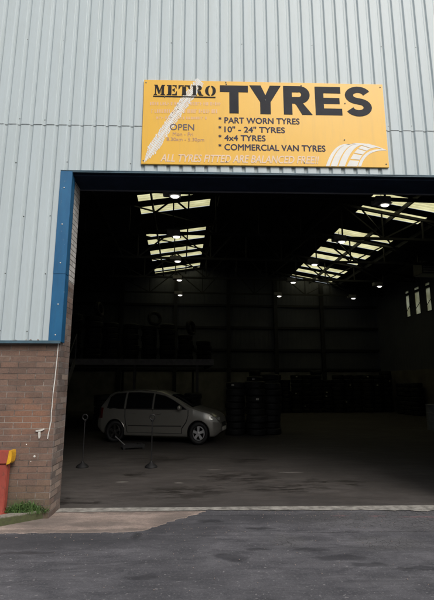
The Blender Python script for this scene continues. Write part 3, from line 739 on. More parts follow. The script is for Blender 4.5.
# ------------------------------------------------------------------ silver car
def interp(tab, x):
    if x <= tab[0][0]: return tab[0][1]
    for (a, b), (c, d) in zip(tab, tab[1:]):
        if x <= c:
            f = (x-a)/(c-a); return b + (d-b)*f
    return tab[-1][1]
def smooth_interp(tab, x):
    h = 0.06; return sum(interp(tab, x + k*h/2)*w for k, w in ((-2, 1), (-1, 2), (0, 3), (1, 2), (2, 1)))/9
CL = 4.30   # built long, then the whole car is scaled to its real compact size
ZT = [(0, 0.62), (0.02, 0.95), (0.10, 1.10), (0.30, 1.40), (0.50, 1.485), (1.0, 1.535), (1.6, 1.55), (2.2, 1.52), (2.6, 1.41), (3.0, 1.24), (3.40, 1.05), (3.52, 1.01), (3.95, 0.91), (4.18, 0.79), (4.27, 0.64), (4.30, 0.50)]
ZB = [(0, 0.38), (0.25, 0.24), (0.5, 0.2), (3.9, 0.2), (4.15, 0.22), (4.30, 0.36)]
HW = [(0, 0.70), (0.15, 0.80), (0.6, 0.87), (1.5, 0.89), (3.1, 0.885), (3.85, 0.85), (4.12, 0.76), (4.23, 0.62), (4.30, 0.46)]
RW, FW, WR = 0.70, 3.62, 0.315
def section(x, s):
    zt, zb, hw = smooth_interp(ZT, x), smooth_interp(ZB, x), smooth_interp(HW, x)
    belt = min(0.95, zt - 0.09)
    gh = max(0.0, min(1.0, (zt - 1.02)/0.35))
    inset = 0.10 + 0.14*gh
    P = [(hw-0.10, zb), (hw-0.03, zb+0.05), (hw, zb+(belt-zb)*0.45), (hw-0.01, zb+(belt-zb)*0.75), (hw-0.045, belt), (hw-inset*0.62, belt+(zt-belt)*0.55), (hw-inset-0.03, zt-0.055-0.0*gh), (hw-inset-0.16, zt-0.018), ((hw-inset)*0.4, zt-0.002), (0, zt)]
    f = s*(len(P)-1); i = min(int(f), len(P)-2); u = f-i
    p0, p1, p2, p3 = P[max(i-1, 0)], P[i], P[i+1], P[min(i+2, len(P)-1)]
    if i == 0: p0 = (2*p1[0]-p2[0], 2*p1[1]-p2[1])
    def cr(a, b, c, d): return 0.5*((2*b)+(-a+c)*u+(2*a-5*b+4*c-d)*u*u+(-a+3*b-3*c+d)*u**3)
    y = cr(p0[0], p1[0], p2[0], p3[0]); z = cr(p0[1], p1[1], p2[1], p3[1])
    return max(0, y), z
def surf_y(x, z):
    lo, hi = 0.0, 0.78
    for _ in range(24):
        mid = (lo+hi)/2
        if section(x, mid)[1] < z: lo = mid
        else: hi = mid
    return section(x, lo)[0]
def inpoly(x, z, P):
    c = False; j = len(P)-1
    for i in range(len(P)):
        if (P[i][1] > z) != (P[j][1] > z) and x < (P[j][0]-P[i][0])*(z-P[i][1])/(P[j][1]-P[i][1])+P[i][0]: c = not c
        j = i
    return c
WINS = [[(2.08, 0.985), (3.20, 0.985), (2.95, 1.12), (2.68, 1.25), (2.40, 1.36), (2.08, 1.415)],
        [(1.08, 0.985), (2.01, 0.985), (2.01, 1.425), (1.5, 1.455), (1.08, 1.45)],
        [(0.36, 1.0), (1.0, 0.985), (1.0, 1.445), (0.6, 1.41), (0.42, 1.30)]]
def make_car(loc, rz):
    e = empty('car', loc, rz); tag(e, 'silver five door people carrier parked side on inside the dark doorway', 'car')
    nx, ns = 380, 80
    body = MB(); wins = [MB(), MB(), MB(), MB(), MB(), MB()]; ws = MB(); rw_ = MB()
    for side in (1, -1):
        G = [[(x, section(x, j/ns)[0]*side, section(x, j/ns)[1]) for j in range(ns+1)] for x in [CL*i/nx for i in range(nx+1)]]
        for i in range(nx):
            for j in range(ns):
                q = [G[i][j], G[i+1][j], G[i+1][j+1], G[i][j+1]]
                cx = sum(p[0] for p in q)/4; cy = abs(sum(p[1] for p in q)/4); cz = sum(p[2] for p in q)/4
                if min(math.hypot(cx-RW, cz-WR), math.hypot(cx-FW, cz-WR)) < 0.375: continue
                tgt = body
                sidey = j < ns*0.70
                if sidey:
                    for k, P in enumerate(WINS):
                        if inpoly(cx, cz, P): tgt = wins[k + (0 if side < 0 else 3)]
                else:
                    if 2.60 < cx < 3.40 and cy < 0.60 - (3.4-cx)*0.06 + 0.08*(cx-2.6): tgt = ws
                if cx < 0.33 and 1.03 < cz < 1.40 and cy < 0.55: tgt = rw_
                tgt.face(q if side < 0 else q[::-1])
        # closing caps front and rear
        for xi in (0, nx):
            g = G[xi]; body.face([(g[0][0], 0, g[0][2])] + g)
    for b_ in [body, ws, rw_] + wins: bmesh.ops.remove_doubles(b_.b, verts=b_.b.verts[:], dist=1e-5)
    body.build('body', M['paint'], e, smooth=True, ang=50)
    for w_ in wins: w_.build('window', M['glass'], e, smooth=True, norm=True)
    ws.build('windscreen', M['glass'], e, smooth=True); rw_.build('rear_window', M['glass'], e, smooth=True)
    # arch lips hide the cut edge; rubber round each pane
    for sy in (-1, 1):
        for cx in (RW, FW):
            pts = []
            for a in range(-12, 193, 6):
                x = cx+0.376*math.cos(R(a)); z = WR+0.376*math.sin(R(a)); pts.append((x, sy*(surf_y(x, max(z, smooth_interp(ZB, x)+0.01))-0.004), z))
            m = MB(); m.tube(pts, 0.016, 6); m.build('arch_lip', M['paint'], e, smooth=True)
        m = MB()
        for P in WINS:
            Q = []
            for (a, b), (c_, d_) in zip(P, P[1:]+P[:1]):
                for k in range(8): Q.append((a+(c_-a)*k/8, b+(d_-b)*k/8))
            Q.append(Q[0]); m.tube([(x, sy*(surf_y(x, z)+0.001), z) for x, z in Q], 0.011, 5, cap=False)
        m.build('window_seal', M['trim'], e)
    # inner arches, floor pan
    m = MB()
    m.box(0.2, 4.05, -0.56, 0.56, 0.24, 0.60)
    for cx in (RW, FW):
        for sy in (-1, 1):
            pts = [(0.378*math.cos(R(a)), 0.378*math.sin(R(a))) for a in range(-15, 196, 15)]
            for (a, b), (c, d) in zip(pts, pts[1:]):
                m.face([(cx+a, sy*0.845, WR+b), (cx+c, sy*0.845, WR+d), (cx+c, sy*0.6, WR+d), (cx+a, sy*0.6, WR+b)])
    m.build('underbody', M['trim'], e)
    # door shut lines, rub strip, window surround
    for sy in (-1, 1):
        def follow(pts, r, off=0.002):
            m.tube([(x, sy*(surf_y(x, z)+off), z) for x, z in pts], r, 5)
        m = MB()
        follow([(3.27, 0.96), (3.28, 0.8), (3.22, 0.62), (3.08, 0.45), (3.06, 0.30)], 0.015)
        follow([(2.04, 0.96), (2.04, 0.7), (2.04, 0.30)], 0.006)
        follow([(1.05, 0.96), (1.07, 0.75), (1.11, 0.55), (1.15, 0.40), (1.17, 0.30)], 0.015)
        follow([(1.17, 0.30), (3.06, 0.30)], 0.008)
        m.build('door_gap', M['trim'], e)
        m = MB(); follow([(1.2, 0.50), (1.6, 0.50), (2.1, 0.50), (3.06, 0.51)], 0.014); follow([(0.45, 0.975), (1.0, 0.972), (2.0, 0.968), (3.22, 0.972)], 0.010)
        m.build('rub_strip', M['trim'], e)
        m = MB()
        for x in (1.35, 2.25): m.tube([(x-0.09, sy*(surf_y(x, .84)+0.005), 0.84), (x-0.07, sy*(surf_y(x, .84)+0.035), 0.845), (x+0.07, sy*(surf_y(x, .84)+0.035), 0.845), (x+0.09, sy*(surf_y(x, .84)+0.005), 0.84)], 0.012, 6)
        m.build('door_handle', M['paint'], e)
        m = MB(); m.lathe([(0.0, -0.10), (0.05, -0.085), (0.072, -0.03), (0.07, 0.04), (0.05, 0.085), (0.0, 0.10)], 12, Matrix.Translation((3.02, sy*(0.98), 1.03)) @ Matrix.Rotation(R(90), 4, 'X') @ Matrix.Diagonal((1.0, 0.9, 1.0, 1)))
        m.bar((3.04, sy*0.80, 0.98), (3.02, sy*0.93, 1.01), 0.05, 0.03); m.build('wing_mirror', M['paint'], e, smooth=True)
        m = MB(); m.tube([(x, sy*(surf_y(x, zt_)-0.012), zt_) for x, zt_ in ((0.7, 1.47), (1.2, 1.50), (1.7, 1.505), (2.1, 1.475))], 0.016, 6); m.build('roof_rail', M['chrome'], e)
        # headlamp and tail lamp follow the body skin
        def patch(x0, x1, z0, z1, mat, name, skew=0.0):
            m = MB(); nn = 8
            P = [[None]*(nn+1) for _ in range(nn+1)]
            for i in range(nn+1):
                for j in range(nn+1):
                    x = x0+(x1-x0)*i/nn; z = z0+(z1-z0)*j/nn + skew*(i/nn)
                    bl = 0.012*math.sin(math.pi*i/nn)*math.sin(math.pi*j/nn)
                    P[i][j] = (x, sy*(surf_y(x, z)+0.004+bl), z)
            for i in range(nn):
                for j in range(nn): m.face([P[i][j], P[i+1][j], P[i+1][j+1], P[i][j+1]])
            m.build(name, mat, e, smooth=True)
        patch(3.98, 4.23, 0.66, 0.79, M['lens'], 'headlight', -0.05)
        patch(0.06, 0.22, 0.70, 1.00, M['redlens'], 'tail_light')
    m = MB(); m.box(4.255, 4.30, -0.30, 0.30, 0.47, 0.60, 0.01); m.build('grille', M['trim'], e)
    m = MB(); m.box(4.30, 4.312, -0.26, 0.26, 0.36, 0.46, 0.002); m.build('number_plate', M['rag'], e)
    m = MB(); m.tube([(1.95, 0, 1.53), (1.85, 0, 1.67)], 0.007, 6); m.build('aerial', M['trim'], e)
    # wheels
    for cx in (RW, FW):
        for sy in (-1, 1):
            w_ = empty('wheel', (cx, sy*0.775, WR)); w_.parent = e
            rotm = Matrix.Rotation(-R(90)*sy, 4, 'X')
            me = TM[0][0]; o = bpy.data.objects.new('tyre', me); C.objects.link(o); o.parent = w_; o.rotation_euler = (R(90), 0, 0.3); 
            bright = (cx == FW)
            m = MB()
            m.lathe([(0.208, -0.06), (0.205, 0.07), (0.19, 0.085), (0.185, 0.06), (0.18, -0.02)], 32, rotm, cap=False)
            m.lathe([(0.05, 0.05), (0.05, 0.075), (0.03, 0.085), (0.0, 0.086)], 16, rotm)
            for k in range(5):
                a = 2*math.pi*k/5 + 0.3
                mt = rotm @ Matrix.Rotation(a, 4, 'Z')
                pr = [(0.03, -0.034), (0.19, -0.048), (0.19, 0.048), (0.03, 0.034)]
                a_ = [m.b.verts.new(mt @ Vector((x, y, 0.045))) for x, y in pr]; b_ = [m.b.verts.new(mt @ Vector((x, y*0.8, 0.074))) for x, y in pr]
                m.b.faces.new(b_); m.b.faces.new(a_[::-1])
                for q in range(4): m.b.faces.new((a_[q], a_[(q+1)%4], b_[(q+1)%4], b_[q]))
            m.build('rim', M['rim'] if bright else M['iron'], w_)
            m = MB(); m.lathe([(0.20, -0.03), (0.0, -0.03)], 24, rotm); m.build('brake_disc', M['trim'], w_)
    return e
car_az = R(-14)
CS = (0.825, 0.86, 0.93)
cfx, cfy = -0.14, 6.42    # front wheel contact
c = make_car((0, 0, 0), car_az)
off = Matrix.Rotation(car_az, 4, 'Z') @ Vector((FW*CS[0], -0.78*CS[1], 0))
c.scale = CS
c.location = (cfx - off.x, cfy - off.y, 0.006)

# trolley jack by the sill
j = empty('trolley_jack', (-1.78, 5.75, 0.006), R(200)); tag(j, 'low trolley jack with pale raised handle beside the car sill', 'jack')
m = MB(); m.box(-0.28, 0.28, -0.13, -0.09, 0.03, 0.12, 0.01); m.box(-0.28, 0.28, 0.09, 0.13, 0.03, 0.12, 0.01); m.box(-0.1, 0.1, -0.09, 0.09, 0.04, 0.08); m.lathe([(0.05, 0.08), (0.05, 0.14), (0.03, 0.14)], 12, Matrix.Translation((-0.15, 0, 0))); m.build('chassis', M['trim'], j)
for sx in (-0.24, 0.24):
    m = MB(); m.lathe([(0.03, -0.15), (0.03, 0.15)], 12, Matrix.Translation((sx, 0, 0.03)) @ Matrix.Rotation(R(90), 4, 'X')); m.build('roller', M['trim'], j)
m = MB(); m.tube([(0.2, 0, 0.1), (0.45, 0, 0.32)], 0.013, 8); m.build('handle', M['beamgrey'], j)

# barrier posts
def barrier_post(loc, label):
    e = empty('barrier_post', loc); tag(e, label, 'post', None)
    m = MB(); m.lathe([(0.12, 0), (0.12, 0.02), (0.10, 0.045), (0.04, 0.08), (0.014, 0.12), (0.0, 0.12)], 24); m.build('base', M['trim'], e, smooth=True)
    m = MB(); m.tube([(0, 0, 0.1), (0, 0, 0.90)], 0.010, 10); m.build('pole', M['trim'], e, smooth=True)
    m = MB()
    pts = [(0.05*math.sin(2*math.pi*k/20), 0, 0.945 - 0.05*math.cos(2*math.pi*k/20)) for k in range(21)]
    m.tube(pts, 0.013, 8); m.lathe([(0.024, 0.86), (0.03, 0.89), (0.02, 0.905)], 12); m.build('head_ring', M['trim'], e, smooth=True)
    return e
barrier_post((-1.02, 3.25, 0.006), 'slim dark barrier post with heavy round base standing in front of the car door')
barrier_post((-2.36, 3.30, 0.006), 'slim dark barrier post with round base close to the left jamb')
# drum at the right edge
d = empty('oil_drum', (8.22, 10.0, 0.006)); tag(d, 'pale grey steel drum at the right edge of the view inside', 'drum')
m = MB(); m.lathe([(0.0, 0.0), (0.285, 0.0), (0.29, 0.02), (0.28, 0.03), (0.28, 0.28), (0.292, 0.295), (0.28, 0.31), (0.28, 0.57), (0.292, 0.585), (0.28, 0.60), (0.28, 0.84), (0.292, 0.86), (0.285, 0.88), (0.27, 0.865), (0.0, 0.865)], 32); m.build('shell', M['greyblue'], d, smooth=True)
m = MB(); m.lathe([(0.03, 0.865), (0.03, 0.885), (0.0, 0.885)], 12, Matrix.Translation((0.17, 0, 0))); m.build('cap', M['iron'], d)

# ------------------------------------------------------------------ exterior objects
# red steel post with rail, yellow rail end
e = empty('barrier_rail', (-2.405, -0.08, 0.085)); tag(e, 'faded red steel post carrying a short rail with yellow end against the brick wall', 'barrier')
m = MB(); m.box(-0.055, 0.055, -0.045, 0.045, 0.0, 0.575, 0.008); m.box(-0.085, 0.085, -0.07, 0.07, 0.0, 0.012, 0.003); m.build('post', M['red'], e)
m = MB(); m.prism([(-2.6, 0.575), (0.06, 0.575), (0.078, 0.588), (0.085, 0.65), (0.082, 0.722), (-2.6, 0.722)], 0.11, Matrix.Translation((0, -0.065, 0))); bmesh.ops.bevel(m.b, geom=m.b.edges[:], offset=0.008, segments=2, affect='EDGES'); m.build('rail', M['red'], e)
m = MB(); m.prism([(0.052, 0.570), (0.088, 0.578), (0.103, 0.60), (0.108, 0.66), (0.105, 0.705), (0.098, 0.728), (0.072, 0.728), (0.066, 0.66)], 0.124, Matrix.Translation((0, -0.072, 0))); m.build('end_cap', M['yellow'], e)
m = MB(); m.box(-2.555, -2.445, -0.045, 0.045, 0.0, 0.573, 0.008); m.build('post', M['red'], e)
# white cable down the corner
m = MB(); pts = []
for k, (x, z) in enumerate([(-1.890, 2.115), (-1.893, 1.95), (-1.899, 1.8), (-1.905, 1.65), (-1.914, 1.5), (-1.912, 1.38), (-1.918, 1.25), (-1.915, 1.15), (-1.925, 1.05), (-1.94, 0.97), (-1.943, 0.93)]): pts.append((x, 0.012 - 0.003*math.sin(k*1.7), z))
m.tube(pts, 0.0065, 6); tag(m.build('cable', M['white'], None, smooth=True), 'thin white cable running down the corner of the brick wall', 'cable')
b_ = empty('wall_bracket', (-2.05, 0.02, 1.01)); tag(b_, 'small broken white bracket stuck on the brick wall left of the cable', 'bracket')
m = MB()
m.prism([(-0.045, 0.02), (0.01, 0.03), (0.055, 0.045), (0.06, 0.028), (0.02, 0.01), (-0.04, 0.005)], 0.02, Matrix.Translation((0, -0.02, 0))); m.build('plate', M['rag'], b_)
m = MB(); m.prism([(-0.012, 0.004), (0.014, 0.006), (0.018, -0.06), (0.002, -0.085), (-0.008, -0.05)], 0.014, Matrix.Translation((0, -0.014, 0))); m.build('stem', M['rag'], b_)
m = MB()
for x, z, r in ((-2.09, 0.72, 0.014), (-2.20, 0.86, 0.008), (-2.13, 0.66, 0.006)):
    m.lathe([(r, 0), (r*0.7, 0.006), (0, 0.007)], 9, Matrix.Translation((x, 0.02, z)) @ Matrix.Rotation(R(90), 4, 'X'))
tag(m.build('paint_splash', M['rag']), 'tiny white paint dabs on the brick wall below the bracket', 'paint dab')
# weeds on the strip
def weeds():
    m = MB()
    for k in range(1500):
        x = random.gauss(-2.14, 0.10) if k < 1200 else random.uniform(-3.6, -2.2); y = random.uniform(-0.09, 0.01) if x < -2.1 else random.uniform(-0.02, 0.012)
        h = random.uniform(0.02, 0.115)*(1 if k < 1200 else 0.5)*max(0.35, 1-((x+2.15)/0.28)**2 if k < 1200 else 1)
        a = random.random()*6.28; ln = random.uniform(0.02, 0.05)
        m.mi = 0 if random.random() < 0.7 else 1
        p = Vector((x + random.uniform(-.02, .02), y, 0.085 + h*random.random())); d_ = Vector((math.cos(a)*ln*0.8, math.sin(a)*ln*0.4, random.uniform(-0.2, 1)*ln)); s_ = Vector((-math.sin(a), math.cos(a), 0))*ln*0.24
        m.face([p, p + d_*0.5 + s_, p + d_, p + d_*0.5 - s_])
    for k in range(260):
        x = random.gauss(-2.16, 0.11); y = random.uniform(-0.09, 0.01); hh = random.uniform(0.04, 0.19)
        lx = random.uniform(-.04, .04); m.mi = k % 2
        m.face([(x-0.003, y, 0.085), (x+0.003, y, 0.085), (x+lx, y-0.01, 0.085+hh)])
    return m.build('grass', [M['leaf'], M['leaf2']], norm=False)
tag(weeds(), 'low green weeds and grass growing along the wall foot', 'grass', kind='stuff')
# loose litter/stones on yard
m = MB()
for k in range(420):
    if k % 3 == 0: x, y = random.uniform(0.6, 3.3), random.gauss(0.1, 0.16)
    elif k % 3 == 1: x, y = random.uniform(-2.2, 0.4), random.gauss(-0.45, 0.12)
    else: x, y = random.uniform(-1.7, 3.3), random.uniform(-1.9, 0.25)
    if x < -1.6 and y > -0.33: continue
    r = random.uniform(0.002, 0.006)
    m.b.verts.ensure_lookup_table()
    g = bmesh.ops.create_icosphere(m.b, subdivisions=1, radius=r, matrix=Matrix.Translation((x, y, 0.006+r*0.4)) @ Matrix.Diagonal((1, random.uniform(.6, 1.2), .6, 1)))
tag(m.build('gravel', M['apron']), 'scattered loose grit on the asphalt and apron near the threshold', 'grit', kind='stuff')

# ------------------------------------------------------------------ the sign
SX0, SX1, SZ0, SZ1 = -0.897, 2.612, 4.615, 5.945
SY = -0.060
sg = empty('shop_sign', ((SX0+SX1)/2, SY, SZ0)); tag(sg, 'large yellow tyre shop sign with black lettering above the doorway', 'sign')
def SP(px, py):     # place on the board from its four corners
    c0, c1, c2, c3 = (144.5, 79.7), (384.6, 84.0), (142.2, 165.5), (390.0, 167.8)
    b = (py - 80)/87.0
    for _ in range(6):
        xl = c0[0]+(c2[0]-c0[0])*b; xr = c1[0]+(c3[0]-c1[0])*b; a = (px-xl)/(xr-xl)
        yt = c0[1]+(c1[1]-c0[1])*a; yb = c2[1]+(c3[1]-c2[1])*a; b = (py-yt)/(yb-yt)
    return (SX0 + (SX1-SX0)*a, SZ1 - (SZ1-SZ0)*b)
OX, OZ = (SX0+SX1)/2, SZ0
m = MB(); m.box(SX0-OX, SX1-OX, 0.0, 0.022, 0, SZ1-SZ0, 0.003); m.build('board', M['sign'], sg)
m = MB()
for x in (SX0+0.03, 0.3, 1.4, SX1-0.04):
    for z in (0.05, 1.28): m.lathe([(0.010, 0.0), (0.010, 0.003), (0.0, 0.006)], 10, Matrix.Translation((x-OX, -0.0005, z)) @ Matrix.Rotation(R(90), 4, 'X'))
for px, py in ((265.5, 101), (226, 82.5), (346, 104), (345, 141), (165, 98)):
    x, z = SP(px, py); m.lathe([(0.009, 0.0), (0.009, 0.003), (0.0, 0.005)], 10, Matrix.Translation((x-OX, -0.0035, z-OZ)) @ Matrix.Rotation(R(90), 4, 'X'))
m.build('screw', M['screw'], sg)
m = MB(); m.box(SX0-OX, SX1-OX, 0.022, 0.0275, 0.05, 0.11); m.box(SX0-OX, SX1-OX, 0.022, 0.0275, SZ1-SZ0-0.11, SZ1-SZ0-0.05); m.build('batten', M['steel'], sg)
def tri_fill(m, loops, y, t=0.0016):
    """extrude closed 2-D polygons (one outline each)"""
    for lp in loops:
        a = [m.b.verts.new((x-OX, y, z-OZ)) for x, z in lp]
        f = m.b.faces.new(a)
        r = bmesh.ops.extrude_face_region(m.b, geom=[f])
        bmesh.ops.translate(m.b, verts=[v for v in r['geom'] if isinstance(v, bmesh.types.BMVert)], vec=(0, -t, 0))
def text(body, px0, px1, pyt, pyb, mat, bold=0.0, shear=0.0, y=-0.0030, name='lettering', squeeze=1.0):
    cu = bpy.data.curves.new('t', 'FONT'); cu.body = body; cu.size = 1.0; cu.shear = shear; cu.extrude = 0.001; cu.fill_mode = 'FRONT'; cu.resolution_u = 4; cu.extrude = 0.0
    ob = bpy.data.objects.new('t', cu); C.objects.link(ob); bpy.context.view_layer.update()
    me = bpy.data.meshes.new_from_object(ob.evaluated_get(bpy.context.evaluated_depsgraph_get()))
    bpy.data.objects.remove(ob)
    xs = [v.co.x for v in me.vertices]; ys = [v.co.y for v in me.vertices]
    x0, x1, y0, y1 = min(xs), max(xs), min(ys), max(ys)
    cuy = bpy.data.curves.remove(cu)
    A = SP(px0, pyt + 0.0); Bp = SP(px1, pyt); Cc = SP(px0, pyb)
    Dd = SP(px1, pyb)
    for v in me.vertices:
        fa = (v.co.x-x0)/(x1-x0); fb = (v.co.y-y0)/(y1-y0)
        X = Cc[0] + (Dd[0]-Cc[0])*fa; Z = (Cc[1]) + (A[1]-Cc[1])*fb
        v.co = (X-OX, y, Z-OZ)
    if bold:
        bm_ = bmesh.new(); bm_.from_mesh(me); base = bm_.faces[:]
        em = (Dd[0]-Cc[0])/(x1-x0)
        for q, (ex, ez) in enumerate(((-1, 0), (1, 0), (0, .8), (0, -.8))):
            d_ = bmesh.ops.duplicate(bm_, geom=base)
            for v in d_['geom']:
                if isinstance(v, bmesh.types.BMVert): v.co.x += ex*bold*em; v.co.z += ez*bold*em; v.co.y -= 0.00015*(q+1)
        bm_.to_mesh(me); bm_.free()
    me.materials.append(mat); me.name = name
    o = bpy.data.objects.new(name, me); C.objects.link(o); o.parent = sg
    return o
def text_h(body, px0, px1, pyt, pyb, mat, **k): return text(body, px0, px1, pyt, pyb, mat, **k)
# heavy capitals T Y R E S, built in a unit cell then placed
def arc(cx, cz, rx, rz, a0, a1, n=14): return [(cx+rx*math.cos(R(a0+(a1-a0)*k/n)), cz+rz*math.sin(R(a0+(a1-a0)*k/n))) for k in range(n+1)]
GL = {
 'T': [[(0, 1), (1, 1), (1, .76), (.665, .76), (.665, 0), (.335, 0), (.335, .76), (0, .76)]],
 'Y': [[(0, 1), (.36, 1), (.505, .66), (.65, 1), (1, 1), (.665, .42), (.665, 0), (.335, 0), (.335, .42)]],
 'R': [[(0, 1), (.56, 1)] + arc(.58, .725, .35, .275, 90, -55, 14) + [(.70, .44), (.76, .39), (1.0, 0), (.64, 0), (.47, .33), (.42, .385), (.31, .385), (.31, .60), (.50, .60)] + arc(.50, .695, .10, .092, -85, 85, 8) + [(.50, .79), (.31, .79), (.31, .60+.0001), (.309, .385), (.31, 0), (0, 0)]],
 'E': [[(0, 1), (.97, 1), (.97, .77), (.32, .77), (.32, .61), (.92, .61), (.92, .395), (.32, .395), (.32, .235), (1, .235), (1, 0), (0, 0)]],
}
def thick_path(pts, wd):
    L, Rr = [], []
    for i, p in enumerate(pts):
        a = pts[max(i-1, 0)]; b = pts[min(i+1, len(pts)-1)]; dx, dz = b[0]-a[0], b[1]-a[1]; l = math.hypot(dx, dz)
        w = wd(i/(len(pts)-1)) if callable(wd) else wd
        L.append((p[0]-dz/l*w, p[1]+dx/l*w)); Rr.append((p[0]+dz/l*w, p[1]-dx/l*w))
    return L, Rr
def strip(m, L, Rr, place, y):
    for k in range(len(L)-1):
        m.face([(*(lambda q: (q[0]-OX, y, q[1]-OZ))(place(*p)),) for p in (L[k], L[k+1], Rr[k+1], Rr[k])])
def placer(px0, px1, pyt, pyb):
    A = SP(px0, pyt); D = SP(px1, pyb); Cc = SP(px0, pyb)
    return lambda fx, fz: (Cc[0]+(D[0]-Cc[0])*fx, D[1]+(A[1]-Cc[1])*fz)
for ch, px0, px1, t_, b_2 in (('T', 220, 248.4, 85.9, 114.8), ('Y', 249.8, 281.8, 85.9, 115.6), ('E', 316.4, 343.4, 87, 116.4)):
    m = MB(); P = placer(px0, px1, t_, b_2); tri_fill(m, [[P(*q) for q in GL[ch][0]][::-1]], -0.0012, 0.0018); m.build('letter', M['ink'], sg)
# R from strips: stem, bowl, leg
m = MB(); P = placer(284.2, 313.2, 86.4, 116.0)
def poly(m, pts, y=-0.003): m.face([(P(*q)[0]-OX, y, P(*q)[1]-OZ) for q in pts])
poly(m, [(0, 0), (.30, 0), (.30, 1), (0, 1)])
outer = [(.30, 1), (.58, 1)] + arc(.58, .715, .34, .285, 85, -85, 14) + [(.58, .43), (.30, .38)]
inner = [(.30, .78), (.54, .78)] + arc(.54, .705, .085, .085, 85, -85, 14) + [(.54, .615), (.30, .615)]
outer = [(.30, 1), (.58, 1)] + arc(.58, .695, .345, .305, 88, -88, 14) + [(.56, .385), (.30, .385)]
strip(m, outer, inner, P, -0.003)
poly(m, [(.38, .39), (.66, .42), (1.0, 0), (.64, 0), (.44, .34)], -0.0035)
m.build('letter', M['ink'], sg)
m = MB(); P = placer(346.6, 374.2, 86.8, 117.0)
sp = arc(.50, .715, .335, .185, 18, 270, 22) ; sp2 = arc(.50, .285, .335, .19, 90, -162, 22)
S_ = [(.835, .735)] + arc(.50, .70, .345, .195, 25, 180, 12)
cen = arc(.50, .70, .33, .195, 20, 250, 16) + arc(.50, .29, .335, .20, 70, -160, 16)
L, Rr = thick_path(cen, 0.125); 
Lx = []; Rx = []
for (a, b), (c_, d_), (p, q) in zip(L, Rr, cen):
    dx, dz = a-p, b-q; Lx.append((p+dx*1.25, q+dz*0.86)); Rx.append((p-dx*1.25, q-dz*0.86))
strip(m, Lx, Rx, P, -0.003); m.build('letter', M['ink'], sg)
# METRO in stencil slab letters
MG = {
 'M': [[(0, 0), (.34, 0), (.34, .07), (.22, .10), (.22, .90), (.34, .93), (.47, .45), (.47, .12), (.30, .75), (.30, 1), (0, 1), (0, .93), (.10, .90), (.10, .10), (0, .07)],
       [(.0, 1), (.32, 1), (.53, .42), (.49, .10), (.43, .10), (.16, .86)],
       [(.53, .10), (.53, .50), (.70, 1), (1, 1), (1, .93), (.92, .90), (.92, .10), (1, .07), (1, 0), (.60, 0), (.60, .07), (.68, .10), (.68, .72), (.56, .10)]],
 'E': [[(0, 0), (.46, 0), (.46, 1), (0, 1), (0, .93), (.13, .90), (.13, .10), (0, .07)], [(.54, 1), (.96, 1), (.96, .66), (.90, .66), (.80, .90), (.54, .91)], [(.54, .57), (.66, .60), (.72, .70), (.78, .70), (.78, .33), (.72, .33), (.66, .45), (.54, .48)], [(.54, 0), (1, 0), (1, .38), (.94, .38), (.82, .11), (.54, .09)]],
 'T': [[(.29, 0), (.71, 0), (.71, .07), (.67, .10), (.67, .86), (.33, .86), (.33, .10), (.29, .07)], [(0, 1), (.47, 1), (.47, .91), (.2, .90), (.07, .62), (0, .62)], [(.53, 1), (1, 1), (1, .62), (.93, .62), (.80, .90), (.53, .91)]],
 'R': [[(0, 0), (.44, 0), (.44, .07), (.38, .10), (.38, 1), (0, 1), (0, .93), (.11, .90), (.11, .10), (0, .07)], [(.46, 1), (.60, 1)] + arc(.60, .75, .26, .25, 80, -80, 8) + [(.46, .49), (.46, .56), (.54, .60), (.58, .75), (.54, .90), (.46, .93)], [(.48, .44), (.76, .44), (.86, .10), (1, .07), (1, 0), (.66, 0), (.56, .14)]],
 'O': [arc(.46, .5, .46, .5, 93, 267, 16) + arc(.46, .5, .16, .41, 262, 98, 12), arc(.54, .5, .46, .5, -87, 87, 16) + arc(.54, .5, .16, .41, 82, -82, 12)],
}
m = MB(); bnd = [(154.2, 165.2), (167.0, 177.2), (178.6, 190.0), (191.8, 203.6), (205.2, 216.0)]
MG['M'][0] = [(0, 0), (.30, 0), (.30, .07), (.20, .10), (.20, .90), (0, .93), (.0, .93), (.10, .90), (.10, .10), (0, .07)]
for ch, (a, b) in zip('METRO', bnd):
    f = (a-154)/62; P = placer(a, b, 85.4+f*1.0, 95.9+f*1.0)
    for lp in MG[ch]:
        try: m.face([(P(*q)[0]-OX, -0.0042 - 0.0002*MG[ch].index(lp), P(*q)[1]-OZ) for q in lp])
        except Exception: pass
P = placer(153.4, 215.6, 97.6, 98.9)
m.face([(P(*q)[0]-OX, -0.0042, P(*q)[1]-OZ) for q in ((0, 0), (1, 0), (1, 1), (0, 1))])
m.build('lettering', M['ink2'], sg)
BD = 0.022
def line(txt, x0, x1, yt, yb, mat, **k): return text(txt, x0, x1, yt, yb, mat, **k)
line('PART WORN TYRES', 224.7, 299.8, 118.7, 124.6, M['inkpurple'], bold=BD)
line('10" - 24" TYRES', 224.7, 285.0, 127.8, 133.6, M['inkpurple'], bold=BD)
line('4x4 TYRES', 224.7, 265.5, 136.5, 142.2, M['inkpurple'], bold=BD)
line('COMMERCIAL VAN TYRES', 224.7, 325.6, 145.6, 151.6, M['inkpurple'], bold=BD)
for y in (118.4, 127.4, 136.2, 145.4): line('*', 218.8, 221.4, y, y+2.9, M['inkpurple'], bold=0.03)
line('OPEN', 170.4, 194.4, 125.6, 131.8, M['inkgrey'], bold=0.004)
line('Mon - Fri', 173.2, 193.4, 134.0, 137.6, M['inkbrown'], bold=0.0)
line('8.30am - 5.30pm', 167.2, 204.4, 139.2, 143.8, M['inkbrown'], bold=0.0)
line('ALL TYRES FITTED ARE BALANCED FREE!!', 161.3, 319.0, 155.8, 163.2, M['inkpink2'], bold=0.016, shear=0.25)
